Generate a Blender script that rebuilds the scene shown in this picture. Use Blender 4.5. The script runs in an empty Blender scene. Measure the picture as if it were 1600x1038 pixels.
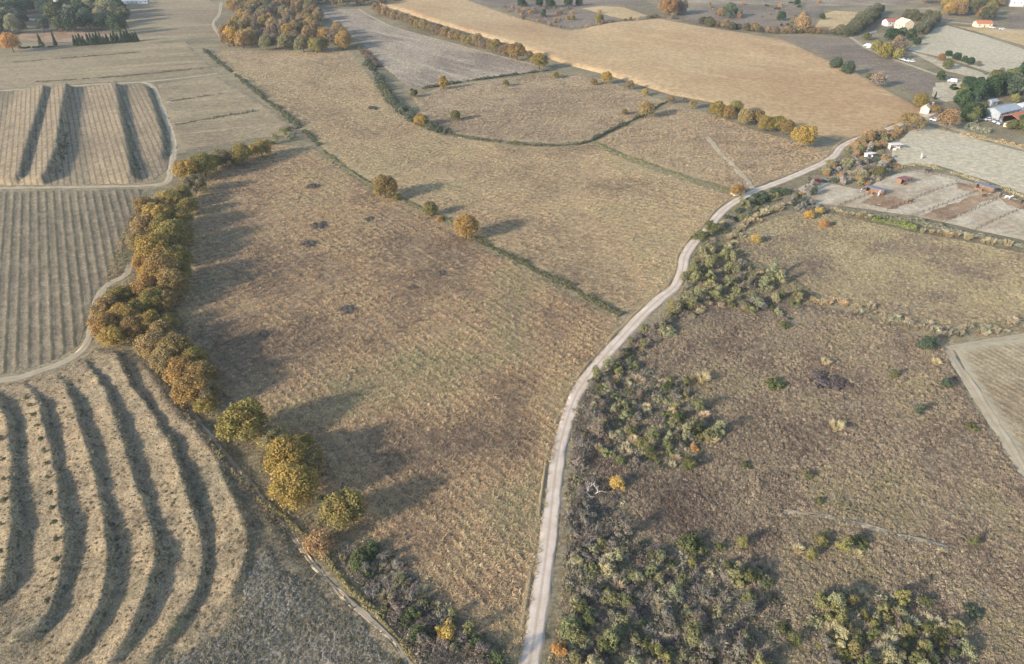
import bpy, bmesh, math, random
import numpy as np
from mathutils import Vector, Matrix

random.seed(7)
RNG = np.random.default_rng(7)
SC = bpy.context.scene
COL = SC.collection

# ------------------------------------------------------------------ camera, sky, sun, exposure
CAM_H, PITCH, FPX = 110.0, math.radians(33.6), 1082.0
cam_d = bpy.data.cameras.new('camera')
cam = bpy.data.objects.new('camera', cam_d); COL.objects.link(cam)
cam.location = (0, 0, CAM_H)
cam.rotation_euler = (math.radians(90) - PITCH, 0, 0)
cam_d.sensor_width = 36.0; cam_d.lens = 36.0 * FPX / 1600.0
cam_d.clip_start = 0.5; cam_d.clip_end = 9000
SC.camera = cam

SUN_EL = math.radians(19.5)
SUN_AZ = math.atan2(-0.83, -0.56)            # the sun stands behind and to the left of the drone
world = bpy.data.worlds.new('World'); SC.world = world
world.use_nodes = True
wn = world.node_tree
sky = wn.nodes.new('ShaderNodeTexSky'); sky.sky_type = 'NISHITA'
sky.sun_disc = False; sky.sun_elevation = SUN_EL; sky.sun_rotation = SUN_AZ
sky.air_density = 1.0; sky.dust_density = 0.7; sky.ozone_density = 1.0
wn.links.new(sky.outputs[0], wn.nodes['Background'].inputs[0])
wn.nodes['Background'].inputs[1].default_value = 0.15
sd = bpy.data.lights.new('sun', 'SUN'); sd.energy = 3.4; sd.angle = math.radians(5.0)
sd.color = (1.0, 0.90, 0.77)
sun = bpy.data.objects.new('sun', sd); COL.objects.link(sun)
sv = Vector((math.cos(SUN_EL) * math.sin(SUN_AZ), math.cos(SUN_EL) * math.cos(SUN_AZ), math.sin(SUN_EL)))
sun.rotation_euler = sv.to_track_quat('Z', 'Y').to_euler()
sun.location = (-200, -150, 200)
SC.view_settings.view_transform = 'Standard'; SC.view_settings.look = 'None'
SC.view_settings.gamma = 1.0; SC.view_settings.use_curve_mapping = False
SC.view_settings.exposure = 1.08

# ------------------------------------------------------------------ helpers
def G(px, py, z=0.0):
    """the point on the level z that a surveyed picture position belongs to"""
    dx = (px - 800.0) / FPX; dy = (py - 519.0) / FPX
    cy, sy = math.cos(PITCH), math.sin(PITCH)
    vy = cy - dy * sy; vz = -sy - dy * cy
    t = (z - CAM_H) / vz
    return (dx * t, vy * t)
def S(py):                                   # pixels per metre across at a row
    return (FPX * math.sin(PITCH) + (py - 519.0) * math.cos(PITCH)) / CAM_H
def GP(pts): return [G(*p) for p in pts]
def srgb(r, g, b, k=1.0):
    f = lambda c: (c / 12.92 if c <= 0.04045 else ((c + 0.055) / 1.055) ** 2.4)
    m = (r + g + b) / 3; r, g, b = (m + (c - m) * 0.93 for c in (r, g, b)); g *= 0.995; b *= 1.02
    return (f(r / 255) * k, f(g / 255) * k, f(b / 255) * k, 1.0)

def link(o, parent=None):
    COL.objects.link(o)
    if parent is not None: o.parent = parent
    return o
def tag(o, label=None, cat=None, group=None, kind=None):
    if label: o['label'] = label
    if cat: o['category'] = cat
    if group: o['group'] = group
    if kind: o['kind'] = kind
    return o
def empty(name, loc, rz=0.0):
    o = bpy.data.objects.new(name, None); o.location = loc; o.rotation_euler = (0, 0, rz)
    o.empty_display_size = 0.3
    return link(o)
def mesh_np(name, V, F, mats, smooth=False, face_attr=None, vert_attr=None):
    """V (n,3), F (m,k) arrays"""
    me = bpy.data.meshes.new(name)
    V = np.asarray(V, dtype=np.float32); F = np.asarray(F, dtype=np.int32)
    m, k = F.shape
    me.vertices.add(len(V)); me.vertices.foreach_set('co', V.ravel())
    me.loops.add(m * k); me.loops.foreach_set('vertex_index', F.ravel())
    me.polygons.add(m)
    me.polygons.foreach_set('loop_start', np.arange(0, m * k, k, dtype=np.int32))
    me.polygons.foreach_set('loop_total', np.full(m, k, dtype=np.int32))
    if smooth: me.polygons.foreach_set('use_smooth', np.ones(m, dtype=bool))
    me.update(calc_edges=True)
    for nm, a in (face_attr or {}).items():
        at = me.attributes.new(nm, 'FLOAT', 'FACE'); at.data.foreach_set('value', np.asarray(a, dtype=np.float32))
    for nm, a in (vert_attr or {}).items():
        at = me.attributes.new(nm, 'FLOAT', 'POINT'); at.data.foreach_set('value', np.asarray(a, dtype=np.float32))
    for mt in (mats if isinstance(mats, (list, tuple)) else [mats]):
        me.materials.append(mt)
    me.validate()
    return me
def mesh_py(name, V, F, mats, fm=None, smooth=False):
    me = bpy.data.meshes.new(name)
    me.from_pydata([tuple(v) for v in V], [], F); 
    for mt in (mats if isinstance(mats, (list, tuple)) else [mats]): me.materials.append(mt)
    if fm: me.polygons.foreach_set('material_index', fm)
    if smooth: me.polygons.foreach_set('use_smooth', [True] * len(me.polygons))
    me.update(); return me

def vnoise(x, y, seed=0):
    """smooth value noise, -1..1"""
    xi = np.floor(x).astype(np.int64); yi = np.floor(y).astype(np.int64)
    xf = x - xi; yf = y - yi
    u = xf * xf * (3 - 2 * xf); v = yf * yf * (3 - 2 * yf)
    def h(a, b):
        n = (a * 374761393 + b * 668265263 + seed * 974711) & 0x7fffffff
        n = ((n ^ (n >> 13)) * 1274126177) & 0x7fffffff
        return ((n ^ (n >> 16)) & 0xffff) / 32767.5 - 1.0
    return (h(xi, yi) * (1 - u) + h(xi + 1, yi) * u) * (1 - v) + (h(xi, yi + 1) * (1 - u) + h(xi + 1, yi + 1) * u) * v
def fbm(x, y, seed=0, oct=3):
    r = 0; a = 1.0
    for k in range(oct):
        r = r + a * vnoise(x * 2 ** k, y * 2 ** k, seed + k * 17); a *= 0.5
    return r
def inside(P, X, Y):
    P = np.asarray(P); c = np.zeros(X.shape, bool); n = len(P); j = n - 1
    for i in range(n):
        xi, yi = P[i]; xj, yj = P[j]
        if yi != yj:
            m = ((yi > Y) != (yj > Y)) & (X < (xj - xi) * (Y - yi) / (yj - yi) + xi)
            c ^= m
        j = i
    return c
def seg_near(P, X, Y, closed):
    """nearest distance, nearest point, signed side (positive = right of travel), and arc position"""
    P = np.asarray(P, float); n = len(P)
    bd = np.full(X.shape, 1e18); bx = np.zeros(X.shape); by = np.zeros(X.shape); sg = np.zeros(X.shape); ar = np.zeros(X.shape)
    L = 0.0
    for i in range(n if closed else n - 1):
        ax, ay = P[i]; cx, cy = P[(i + 1) % n]
        dx, dy = cx - ax, cy - ay; l2 = dx * dx + dy * dy + 1e-12; ln = math.sqrt(l2)
        t = np.clip(((X - ax) * dx + (Y - ay) * dy) / l2, 0, 1)
        qx = ax + t * dx; qy = ay + t * dy
        d = (X - qx) ** 2 + (Y - qy) ** 2
        m = d < bd
        bd = np.where(m, d, bd); bx = np.where(m, qx, bx); by = np.where(m, qy, by)
        sg = np.where(m, np.sign((X - ax) * dy - (Y - ay) * dx), sg)
        ar = np.where(m, L + t * ln, ar)
        L += ln
    return np.sqrt(bd), bx, by, sg, ar
def catmull(P, step=2.0):
    P = [Vector((p[0], p[1])) for p in P]
    P = [P[0] * 2 - P[1]] + P + [P[-1] * 2 - P[-2]]
    out = []
    for i in range(1, len(P) - 2):
        a, b, c, d = P[i - 1], P[i], P[i + 1], P[i + 2]
        n = max(2, int((c - b).length / step))
        for k in range(n):
            t = k / n
            out.append(0.5 * ((2 * b) + (c - a) * t + (2 * a - 5 * b + 4 * c - d) * t * t + (3 * b - a - 3 * c + d) * t ** 3))
    out.append(P[-2])
    return out
def wobble(P, amp=0.6, step=3.0, seed=0):
    """ragged natural edge of a field outline"""
    out = []; n = len(P); acc = 0.0
    for i in range(n):
        a = np.array(P[i]); b = np.array(P[(i + 1) % n]); L = np.linalg.norm(b - a); k = max(1, int(L / step))
        nrm = np.array([-(b - a)[1], (b - a)[0]]) / (L + 1e-9)
        for q in range(k):
            p = a + (b - a) * q / k
            s = float(vnoise(np.array([(acc + q * step) * 0.21]), np.array([seed * 3.7]), seed)[0])
            out.append(tuple(p + nrm * s * amp))
        acc += L
    return out

# ------------------------------------------------------------------ node material helpers
class NB:
    def __init__(s, name):
        s.m = bpy.data.materials.new(name); s.m.use_nodes = True
        s.t = s.m.node_tree; s.t.nodes.clear()
        s.out = s.n('ShaderNodeOutputMaterial')
    def n(s, typ, **kw):
        o = s.t.nodes.new(typ)
        for k, v in kw.items(): setattr(o, k, v)
        return o
    def l(s, a, b): s.t.links.new(a, b)
    def val(s, sock, v):
        if hasattr(v, 'is_output') or isinstance(v, bpy.types.NodeSocket): s.l(v, sock)
        else: sock.default_value = v
    def coords(s, ang=0.0, scale=(1, 1, 1)):
        tc = s.n('ShaderNodeTexCoord'); mp = s.n('ShaderNodeMapping')
        mp.vector_type = 'TEXTURE'
        mp.inputs['Rotation'].default_value = (0, 0, ang)
        mp.inputs['Scale'].default_value = tuple(1.0 / v for v in scale)
        s.l(tc.outputs['Object'], mp.inputs['Vector']); return mp.outputs[0]
    def noise(s, vec, scale, detail=3, rough=0.55, dist=0.0):
        o = s.n('ShaderNodeTexNoise'); o.inputs['Scale'].default_value = scale
        o.inputs['Detail'].default_value = detail; o.inputs['Roughness'].default_value = rough
        o.inputs['Distortion'].default_value = dist
        if vec is not None: s.l(vec, o.inputs['Vector'])
        return o.outputs['Fac']
    def ramp(s, fac, lo, hi, a=0.0, b=1.0):
        o = s.n('ShaderNodeMapRange'); o.clamp = True; o.interpolation_type = 'SMOOTHSTEP'
        s.val(o.inputs['Value'], fac)
        o.inputs['From Min'].default_value = lo; o.inputs['From Max'].default_value = hi
        o.inputs['To Min'].default_value = a; o.inputs['To Max'].default_value = b
        return o.outputs[0]
    def mix(s, fac, a, b, mode='MIX'):
        o = s.n('ShaderNodeMix', data_type='RGBA', blend_type=mode)
        s.val(o.inputs[0], fac); s.val(o.inputs[6], a); s.val(o.inputs[7], b)
        return o.outputs[2]
    def math(s, op, a, b=0.0):
        o = s.n('ShaderNodeMath', operation=op); s.val(o.inputs[0], a); s.val(o.inputs[1], b); return o.outputs[0]
    def attr(s, name, typ='GEOMETRY'):
        o = s.n('ShaderNodeAttribute'); o.attribute_type = typ; o.attribute_name = name; return o
    def bump(s, h, strength=0.5, dist=0.1):
        o = s.n('ShaderNodeBump'); o.inputs['Strength'].default_value = strength; o.inputs['Distance'].default_value = dist
        s.l(h, o.inputs['Height']); return o.outputs[0]
    def principled(s, col, rough=0.9, normal=None, spec=0.15, metal=0.0):
        o = s.n('ShaderNodeBsdfPrincipled'); s.val(o.inputs['Base Color'], col); s.val(o.inputs['Roughness'], rough)
        o.inputs['Specular IOR Level'].default_value = spec; o.inputs['Metallic'].default_value = metal
        if normal is not None: s.l(normal, o.inputs['Normal'])
        return o.outputs[0]
    def done(s, sh):
        s.l(sh, s.out.inputs['Surface']); return s.m

K = 0.78                                     # from the look of a sunlit surface to its own colour
def field_mat(name, c1, c2, c3, ang=0.0, patch=0.03, streak=(0.06, 0.9), s_amt=0.6, grain=2.2, g_amt=0.45,
              edge=None, rows=None, spots=None, bump=0.5, plo=0.4, phi=0.62):
    b = NB(name)
    v0 = b.coords()
    vs = b.coords(ang, (streak[0], streak[1], 1))
    col = b.mix(b.ramp(b.noise(v0, patch, 5, 0.6, 0.4), plo, phi), c1, c2)
    st = b.noise(vs, 1.0, 4, 0.6)
    col = b.mix(b.math('MULTIPLY', b.ramp(st, 0.45, 0.72), s_amt), col, c3)
    md = b.noise(v0, 0.35, 4, 0.65)
    col = b.mix(1.0, col, b.mix(b.ramp(md, 0.3, 0.7), (0.80, 0.80, 0.80, 1), (1.16, 1.15, 1.12, 1)), 'MULTIPLY')
    g = b.noise(v0, grain, 3, 0.7)
    lo, hi = 1 - g_amt, 1 + g_amt * 0.8
    col = b.mix(1.0, col, b.mix(b.ramp(g, 0.32, 0.68), (lo, lo, lo, 1), (hi, hi, hi, 1)), 'MULTIPLY')
    if spots:
        sp = b.ramp(b.noise(v0, spots[0], 3, 0.6, 0.3), spots[1], spots[1] + 0.09)
        col = b.mix(b.math('MULTIPLY', sp, spots[3]), col, spots[2])
    if rows:                                  # crop lines: (direction angle, spacing m, colour, amount)
        tc = b.coords(rows[0])
        sx = b.n('ShaderNodeSeparateXYZ'); b.l(tc, sx.inputs[0])
        jit = b.math('MULTIPLY', b.math('SUBTRACT', b.noise(v0, 0.25, 2), 0.5), 0.9)
        ph = b.math('MULTIPLY', b.math('ADD', sx.outputs['Y'], jit), 2 * math.pi / rows[1])
        w = b.ramp(b.math('SINE', ph), 0.15, 0.95)
        brk = b.ramp(b.noise(v0, 0.12, 3), 0.3, 0.55, 0.35, 1.0)
        col = b.mix(b.math('MULTIPLY', b.math('MULTIPLY', w, brk), rows[3]), col, rows[2])
    if edge:
        e = b.attr('edge').outputs['Fac']
        en = b.math('ADD', e, b.math('MULTIPLY', b.math('SUBTRACT', b.noise(v0, 0.4, 3), 0.5), 3.0))
        col = b.mix(b.ramp(en, 0.2, edge[1], edge[2], 0.0), col, edge[0])
    hgt = b.math('ADD', g, b.math('MULTIPLY', md, 0.8))
    return b.done(b.principled(col, 0.95, b.bump(hgt, bump, 0.25), 0.05))

# ------------------------------------------------------------------ field sheets
SHEETS = {}
ZBASE = [0.03]
def sheet(name, poly, res, mat, ang=0.0, relief=0.08, rscale=0.5, hfun=None, wob=0.5, label=None, fade=1.5, skirt=True):
    P = wobble(poly, wob, 3.0, len(SHEETS) + 3) if wob else list(poly)
    ca, sa = math.cos(ang), math.sin(ang)
    PR = np.array([(x * ca + y * sa, -x * sa + y * ca) for x, y in P])
    x0, y0 = PR.min(0) - res * 1.5; x1, y1 = PR.max(0) + res * 1.5
    nx = int((x1 - x0) / res) + 2; ny = int((y1 - y0) / res) + 2
    gx, gy = np.meshgrid(x0 + np.arange(nx) * res, y0 + np.arange(ny) * res)
    ins = inside(PR, gx, gy)
    anyc = ins[:-1, :-1] | ins[1:, :-1] | ins[:-1, 1:] | ins[1:, 1:]
    used = np.zeros_like(ins)
    used[:-1, :-1] |= anyc; used[1:, :-1] |= anyc; used[:-1, 1:] |= anyc; used[1:, 1:] |= anyc
    ui = np.where(used.ravel())[0]
    ux = gx.ravel()[ui]; uy = gy.ravel()[ui]; uin = ins.ravel()[ui]
    d, bx, by, _, _ = seg_near(PR, ux, uy, True)
    ux = np.where(uin, ux, bx); uy = np.where(uin, uy, by); d = np.where(uin, d, 0.0)
    wx = ux * ca - uy * sa; wy = ux * sa + uy * ca
    f = np.clip(d / fade, 0, 1)
    ZBASE[0] += 0.004
    z = ZBASE[0] + f * (relief * (1.0 + fbm(wx * rscale, wy * rscale, len(SHEETS) + 1, 3)))
    if hfun is not None: z = z + np.clip(d / 3.0, 0, 1) * hfun(wx, wy, ux, uy)
    idx = -np.ones(nx * ny, np.int64); idx[ui] = np.arange(len(ui))
    jj, ii = np.where(anyc)
    a = jj * nx + ii
    F = np.stack([idx[a], idx[a + 1], idx[a + nx + 1], idx[a + nx]], 1)
    me = mesh_np(name, np.stack([wx, wy, z], 1), F, mat, True, vert_attr={'edge': d})
    o = link(bpy.data.objects.new(name, me)); tag(o, label, None, None, 'structure')
    SHEETS[o.name] = o
    return o

TRACKS = []
def ribbon(name, pts, width, mat, z=0.1, label=None, prof=None, step=1.5, rough=0.25, seed=1, taper=None):
    """road or track; prof = [(across -1..1, height)]"""
    C = catmull(pts, step); n = len(C); TRACKS.append(([(c.x, c.y) for c in C[::3]] + [(C[-1].x, C[-1].y)], width))
    prof = prof or [(-1.25, -0.3), (-1, -0.06), (-0.8, 0.0), (-0.45, -0.03), (0, 0.03), (0.45, -0.03), (0.8, 0.0), (1, -0.06), (1.25, -0.3)]
    V = []; A = []; F = []; acc = 0
    for i, c in enumerate(C):
        t = (C[min(n - 1, i + 1)] - C[max(0, i - 1)]).normalized(); nr = Vector((t.y, -t.x))
        if i: acc += (c - C[i - 1]).length
        w = width / 2
        if taper: w *= taper(i / (n - 1))
        for k, (u, h) in enumerate(prof):
            e = float(vnoise(np.array([acc * 0.35]), np.array([u * 5.0 + seed]), seed)[0]) * rough if abs(u) > 0.75 else 0
            p = c + nr * (u * w + e * (1 if u > 0 else -1))
            V.append((p.x, p.y, (surf(p.x, p.y) if z is None else z) + (0.055 if z is None else 0) + h * (1 if z is not None else 0.6))); A.append(u)
        if i:
            b0 = (i - 1) * len(prof); b1 = i * len(prof)
            for k in range(len(prof) - 1):
                F.append((b0 + k, b0 + k + 1, b1 + k + 1, b1 + k))
    me = mesh_np(name, V, F, mat, True, vert_attr={'across': A})
    o = link(bpy.data.objects.new(name, me)); tag(o, label, None, None, 'structure'); return o

# ------------------------------------------------------------------ materials of the land
dry = srgb(176, 158, 122, K); dry_d = srgb(136, 122, 98, K); straw = srgb(190, 165, 120, K); olive = srgb(128, 124, 88, K)
brownf = srgb(146, 122, 98, K); pink = srgb(160, 132, 106, K); greyb = srgb(134, 124, 112, K)
def ang_of(a, b):
    p, q = G(*a), G(*b); return math.atan2(q[1] - p[1], q[0] - p[0])
A_FENCE = ang_of((545, 268), (975, 495))
A_ROW = math.atan2(0.866, -0.5)

M_ground = field_mat('verge_grass', srgb(168, 152, 116, K), srgb(140, 128, 98, K), srgb(120, 118, 84, K), 0.4, 0.02, (0.03, 0.2), 0.6, 1.2, 0.35)
M_f1 = field_mat('stubble_brown', srgb(184, 156, 116, K), srgb(150, 128, 102, K), srgb(206, 174, 126, K), A_FENCE, 0.017, (0.035, 0.55), 0.75, 2.4, 0.5,
                 edge=(srgb(178, 156, 112, K), 4.0, 0.7), bump=0.8, rows=(A_FENCE, 4.6, srgb(132, 110, 84, K), 0.35))
M_f2 = field_mat('stubble_straw', srgb(186, 160, 118, K), srgb(160, 138, 104, K), srgb(204, 178, 132, K), A_FENCE, 0.016, (0.03, 0.35), 0.75, 1.6, 0.42,
                 edge=(srgb(176, 160, 116, K), 5.0, 0.7), spots=(0.05, 0.66, srgb(120, 104, 84, K), 0.7), bump=0.8)
M_f3 = field_mat('pasture_straw', srgb(186, 164, 126, K), srgb(158, 138, 108, K), srgb(150, 122, 94, K), 0.15, 0.02, (0.02, 0.12), 0.7, 0.8, 0.34,
                 spots=(0.05, 0.66, srgb(116, 104, 86, K), 0.6), edge=(srgb(180, 164, 120, K), 5.0, 0.6))
M_f4 = field_mat('pasture_grey', srgb(178, 160, 132, K), srgb(148, 132, 112, K), srgb(196, 180, 146, K), A_FENCE, 0.014, (0.015, 0.12), 0.8, 0.7, 0.3)
M_tan = field_mat('ploughed_tan', srgb(206, 174, 124, K), srgb(190, 154, 108, K), srgb(212, 182, 134, K), ang_of((860, 95), (1410, 190)), 0.0075, (0.004, 0.06), 0.7, 0.5, 0.10, bump=0.2, plo=0.38, phi=0.66)
M_tan2 = field_mat('ploughed_yellow', srgb(212, 184, 132, K), srgb(200, 170, 118, K), srgb(218, 192, 144, K), 0.2, 0.02, (0.01, 0.08), 0.5, 0.5, 0.12, bump=0.2)
M_brn = field_mat('fallow_brown', srgb(150, 134, 112, K), srgb(132, 116, 98, K), srgb(166, 150, 124, K), 0.2, 0.02, (0.02, 0.15), 0.7, 0.8, 0.3)
M_pale = field_mat('meadow_pale', srgb(208, 194, 158, K), srgb(192, 178, 142, K), srgb(206, 196, 166, K), -0.3, 0.012, (0.01, 0.08), 0.6, 0.6, 0.16, bump=0.25, spots=(0.05, 0.68, srgb(156, 136, 104, K), 0.6))
M_padd = field_mat('paddock_soil', srgb(214, 200, 168, K), srgb(196, 178, 144, K), srgb(166, 138, 106, K), ang_of((1330, 320), (1500, 262)), 0.03, (0.02, 0.1), 0.55, 0.9, 0.16, bump=0.25, plo=0.42, phi=0.6)
M_padb = field_mat('paddock_brown', srgb(166, 136, 104, K), srgb(190, 162, 126, K), srgb(140, 112, 86, K), ang_of((1330, 320), (1500, 262)), 0.06, (0.03, 0.2), 0.6, 0.9, 0.22, bump=0.3)
M_heath = field_mat('heath', srgb(156, 140, 112, K), srgb(138, 121, 98, K), srgb(176, 160, 132, K), 0.5, 0.022, (0.05, 0.25), 0.8, 2.2, 0.5, bump=0.9, spots=(0.055, 0.62, srgb(150, 142, 102, K), 0.6))
M_rough = field_mat('rough_meadow', srgb(190, 174, 132, K), srgb(164, 148, 114, K), srgb(152, 134, 114, K), -0.35, 0.02, (0.02, 0.18), 0.75, 1.3, 0.34, bump=0.6, spots=(0.06, 0.63, srgb(182, 172, 122, K), 0.5))
M_rplough = field_mat('young_vineyard', srgb(196, 176, 136, K), srgb(176, 154, 116, K), srgb(148, 130, 100, K), ang_of((1500, 600), (1600, 660)), 0.03, (0.05, 0.5), 0.5, 1.6, 0.28,
                      rows=(ang_of((1500, 600), (1600, 660)), 1.9, srgb(132, 116, 88, K), 0.6), edge=(srgb(196, 182, 146, K), 4.0, 0.9))
M_l2 = field_mat('strip_field', srgb(168, 150, 114, K), srgb(150, 132, 102, K), srgb(184, 164, 122, K), ang_of((0, 110), (320, 88)), 0.012, (0.006, 0.13), 0.9, 0.8, 0.2, bump=0.3, spots=(0.04, 0.68, srgb(116, 112, 94, K), 0.6))
M_l3 = field_mat('terrace_field', srgb(168, 148, 114, K), srgb(152, 134, 104, K), srgb(180, 160, 124, K), A_ROW, 0.02, (0.02, 0.3), 0.7, 1.0, 0.22,
                 rows=(A_ROW, 2.4, srgb(108, 100, 82, K), 0.7), bump=0.3)
M_l5 = field_mat('vine_rows', srgb(156, 140, 110, K), srgb(138, 124, 98, K), srgb(174, 156, 122, K), A_ROW, 0.02, (0.05, 0.5), 0.6, 1.8, 0.3,
                 rows=(A_ROW, 2.8, srgb(88, 86, 66, K), 0.8), bump=0.5)
M_l6 = field_mat('terraced_bank', srgb(172, 150, 114, K), srgb(150, 136, 106, K), srgb(184, 164, 126, K), 1.9, 0.03, (0.04, 0.3), 0.6, 2.6, 0.42, bump=0.8, spots=(0.09, 0.60, srgb(132, 126, 88, K), 0.55))
M_l7 = field_mat('chalky_fallow', srgb(176, 166, 146, K), srgb(152, 142, 118, K), srgb(192, 182, 164, K), 0.9, 0.035, (0.08, 0.5), 0.7, 2.6, 0.5, bump=0.9, spots=(0.10, 0.62, srgb(136, 132, 104, K), 0.5))
def road_mat(name, c1, c2, cg):
    b = NB(name); v0 = b.coords()
    ac = b.math('ABSOLUTE', b.attr('across').outputs['Fac'])
    col = b.mix(b.ramp(b.noise(v0, 0.25, 4, 0.6), 0.35, 0.65), c1, c2)
    mid = b.ramp(b.math('ADD', ac, b.math('MULTIPLY', b.math('SUBTRACT', b.noise(v0, 0.8, 3), 0.5), 0.25)), 0.06, 0.26, 0.6, 0.0)
    col = b.mix(mid, col, cg)
    edg = b.ramp(b.math('ADD', ac, b.math('MULTIPLY', b.math('SUBTRACT', b.noise(v0, 0.6, 3), 0.5), 0.35)), 0.78, 0.98, 0.0, 0.75)
    col = b.mix(edg, col, cg)
    g = b.noise(v0, 5.0, 3, 0.7)
    col = b.mix(1.0, col, b.mix(b.ramp(g, 0.3, 0.7), (0.86, 0.86, 0.86, 1), (1.1, 1.1, 1.1, 1)), 'MULTIPLY')
    return b.done(b.principled(col, 0.95, b.bump(g, 0.4, 0.06), 0.05))
M_road = road_mat('dirt_road', srgb(238, 218, 190, K), srgb(222, 200, 170, K), srgb(192, 168, 134, K))
M_path = road_mat('foot_path', srgb(196, 178, 146, K), srgb(178, 160, 128, K), srgb(156, 140, 112, K))
M_track = road_mat('farm_track', srgb(200, 184, 150, K), srgb(186, 168, 132, K), srgb(172, 156, 120, K))

# ------------------------------------------------------------------ the ground and the fields
def big_ground():
    xs = np.concatenate([np.linspace(-2800, -700, 12), np.arange(-680, 681, 10), np.linspace(700, 2800, 12)])
    ys = np.concatenate([np.linspace(-500, 20, 8), np.arange(30, 1001, 10), np.linspace(1020, 4200, 22)])
    gx, gy = np.meshgrid(xs, ys); nx = len(xs); ny = len(ys)
    z = np.zeros(gx.shape)
    jj, ii = np.meshgrid(np.arange(ny - 1), np.arange(nx - 1), indexing='ij'); a = (jj * nx + ii).ravel()
    F = np.stack([a, a + 1, a + nx + 1, a + nx], 1)
    o = link(bpy.data.objects.new('ground', mesh_np('ground', np.stack([gx.ravel(), gy.ravel(), z.ravel()], 1), F, M_ground, True)))
    tag(o, 'open dry grassland between and beyond the fields', kind='structure')
big_ground()

road_px = [(815, 1130), (826, 1045), (834, 1000), (846, 920), (856, 845), (864, 772), (873, 705), (885, 660), (900, 618), (920, 588), (945, 557), (975, 524), (1007, 490),
           (1032, 467), (1056, 447), (1066, 422), (1070, 402), (1080, 385), (1094, 370), (1106, 359), (1122, 337), (1142, 320), (1165, 307), (1185, 297), (1204, 290),
           (1232, 279), (1262, 266), (1284, 256), (1303, 244), (1316, 229), (1336, 219), (1366, 209), (1398, 198), (1425, 188), (1450, 180), (1466, 173)]
ROAD = GP(road_px)

F1 = GP([(486, 230), (430, 226), (360, 240), (312, 285), (300, 340), (296, 420), (280, 480), (300, 540), (345, 612), (400, 668), (470, 740), (520, 795), (560, 850), (620, 905), (690, 975), (745, 1060), (806, 1060),
         (824, 980), (838, 900), (848, 820), (857, 740), (870, 672), (890, 615), (912, 580), (945, 542), (968, 512), (960, 497), (880, 456), (800, 412), (742, 382), (700, 352), (640, 322), (590, 301), (540, 271)])
F2 = GP([(978, 489), (890, 446), (800, 400), (740, 369), (700, 341), (640, 312), (590, 291), (545, 263), (498, 226), (440, 176), (385, 131), (335, 90), (350, 80), (548, 80), (576, 118), (606, 162), (640, 190), (690, 212), (800, 228),
         (880, 231), (922, 225), (990, 255), (1060, 281), (1132, 303), (1146, 308), (1118, 328), (1096, 352), (1070, 380), (1058, 405), (1054, 425), (1044, 446), (1020, 464), (1000, 484)])
F3 = GP([(645, 152), (690, 136), (780, 124), (862, 114), (930, 122), (1000, 145), (1042, 160), (985, 190), (922, 219), (870, 225), (780, 219), (700, 207), (668, 194)])
F4 = GP([(470, 14), (556, 14), (600, 38), (700, 66), (800, 92), (850, 104), (855, 109), (700, 130), (640, 138), (604, 108), (566, 68), (515, 30)])
F5 = GP([(1055, 164), (1120, 182), (1180, 205), (1250, 226), (1304, 240), (1280, 254), (1232, 274), (1180, 291), (1150, 296), (1062, 270), (990, 245), (932, 221)])
F6 = GP([(590, 6), (640, -6), (720, -4), (800, 25), (890, 49), (960, 38), (1030, 31), (1100, 44), (1230, 65), (1330, 110), (1446, 172), (1418, 186), (1360, 206), (1318, 221), (1290, 214), (1262, 205), (1180, 176), (1110, 160), (1050, 149), (950, 118), (880, 100), (790, 68), (680, 36)])
def swell(wx, wy, ux, uy): return 1.2 * (1 + fbm(wx * 0.012, wy * 0.012, 5, 2)) * np.clip((wy - 300) / 100, 0, 1)
L6_poly = GP([(-120, 610), (0, 602), (60, 588), (108, 572), (145, 545), (200, 548), (240, 570), (300, 650), (350, 690), (415, 772), (460, 842), (490, 885), (550, 945), (590, 980), (640, 1045), (660, 1100), (-160, 1140)])
CRESTS = [GP(c) for c in (
    [(228, 556), (258, 605), (298, 665), (338, 722), (362, 775), (384, 828), (390, 865), (378, 910), (350, 950), (312, 990)],
    [(182, 556), (206, 606), (238, 645), (258, 685), (280, 730), (298, 785), (316, 838), (322, 880), (313, 928), (290, 965), (255, 1008), (215, 1060)],
    [(140, 572), (166, 618), (184, 668), (202, 718), (220, 770), (238, 838), (246, 885), (232, 940), (212, 990), (180, 1034), (140, 1080)],
    [(98, 598), (120, 645), (136, 695), (150, 745), (160, 785), (172, 840), (176, 888), (167, 942), (146, 990), (110, 1034), (60, 1090)],
    [(48, 612), (64, 640), (80, 690), (92, 745), (100, 803), (108, 865), (100, 918), (82, 968), (42, 998), (-20, 1024), (-90, 1060)],
    [(-10, 612), (10, 650), (20, 700), (24, 780), (22, 850), (14, 912), (-14, 945), (-80, 980)])]
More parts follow.
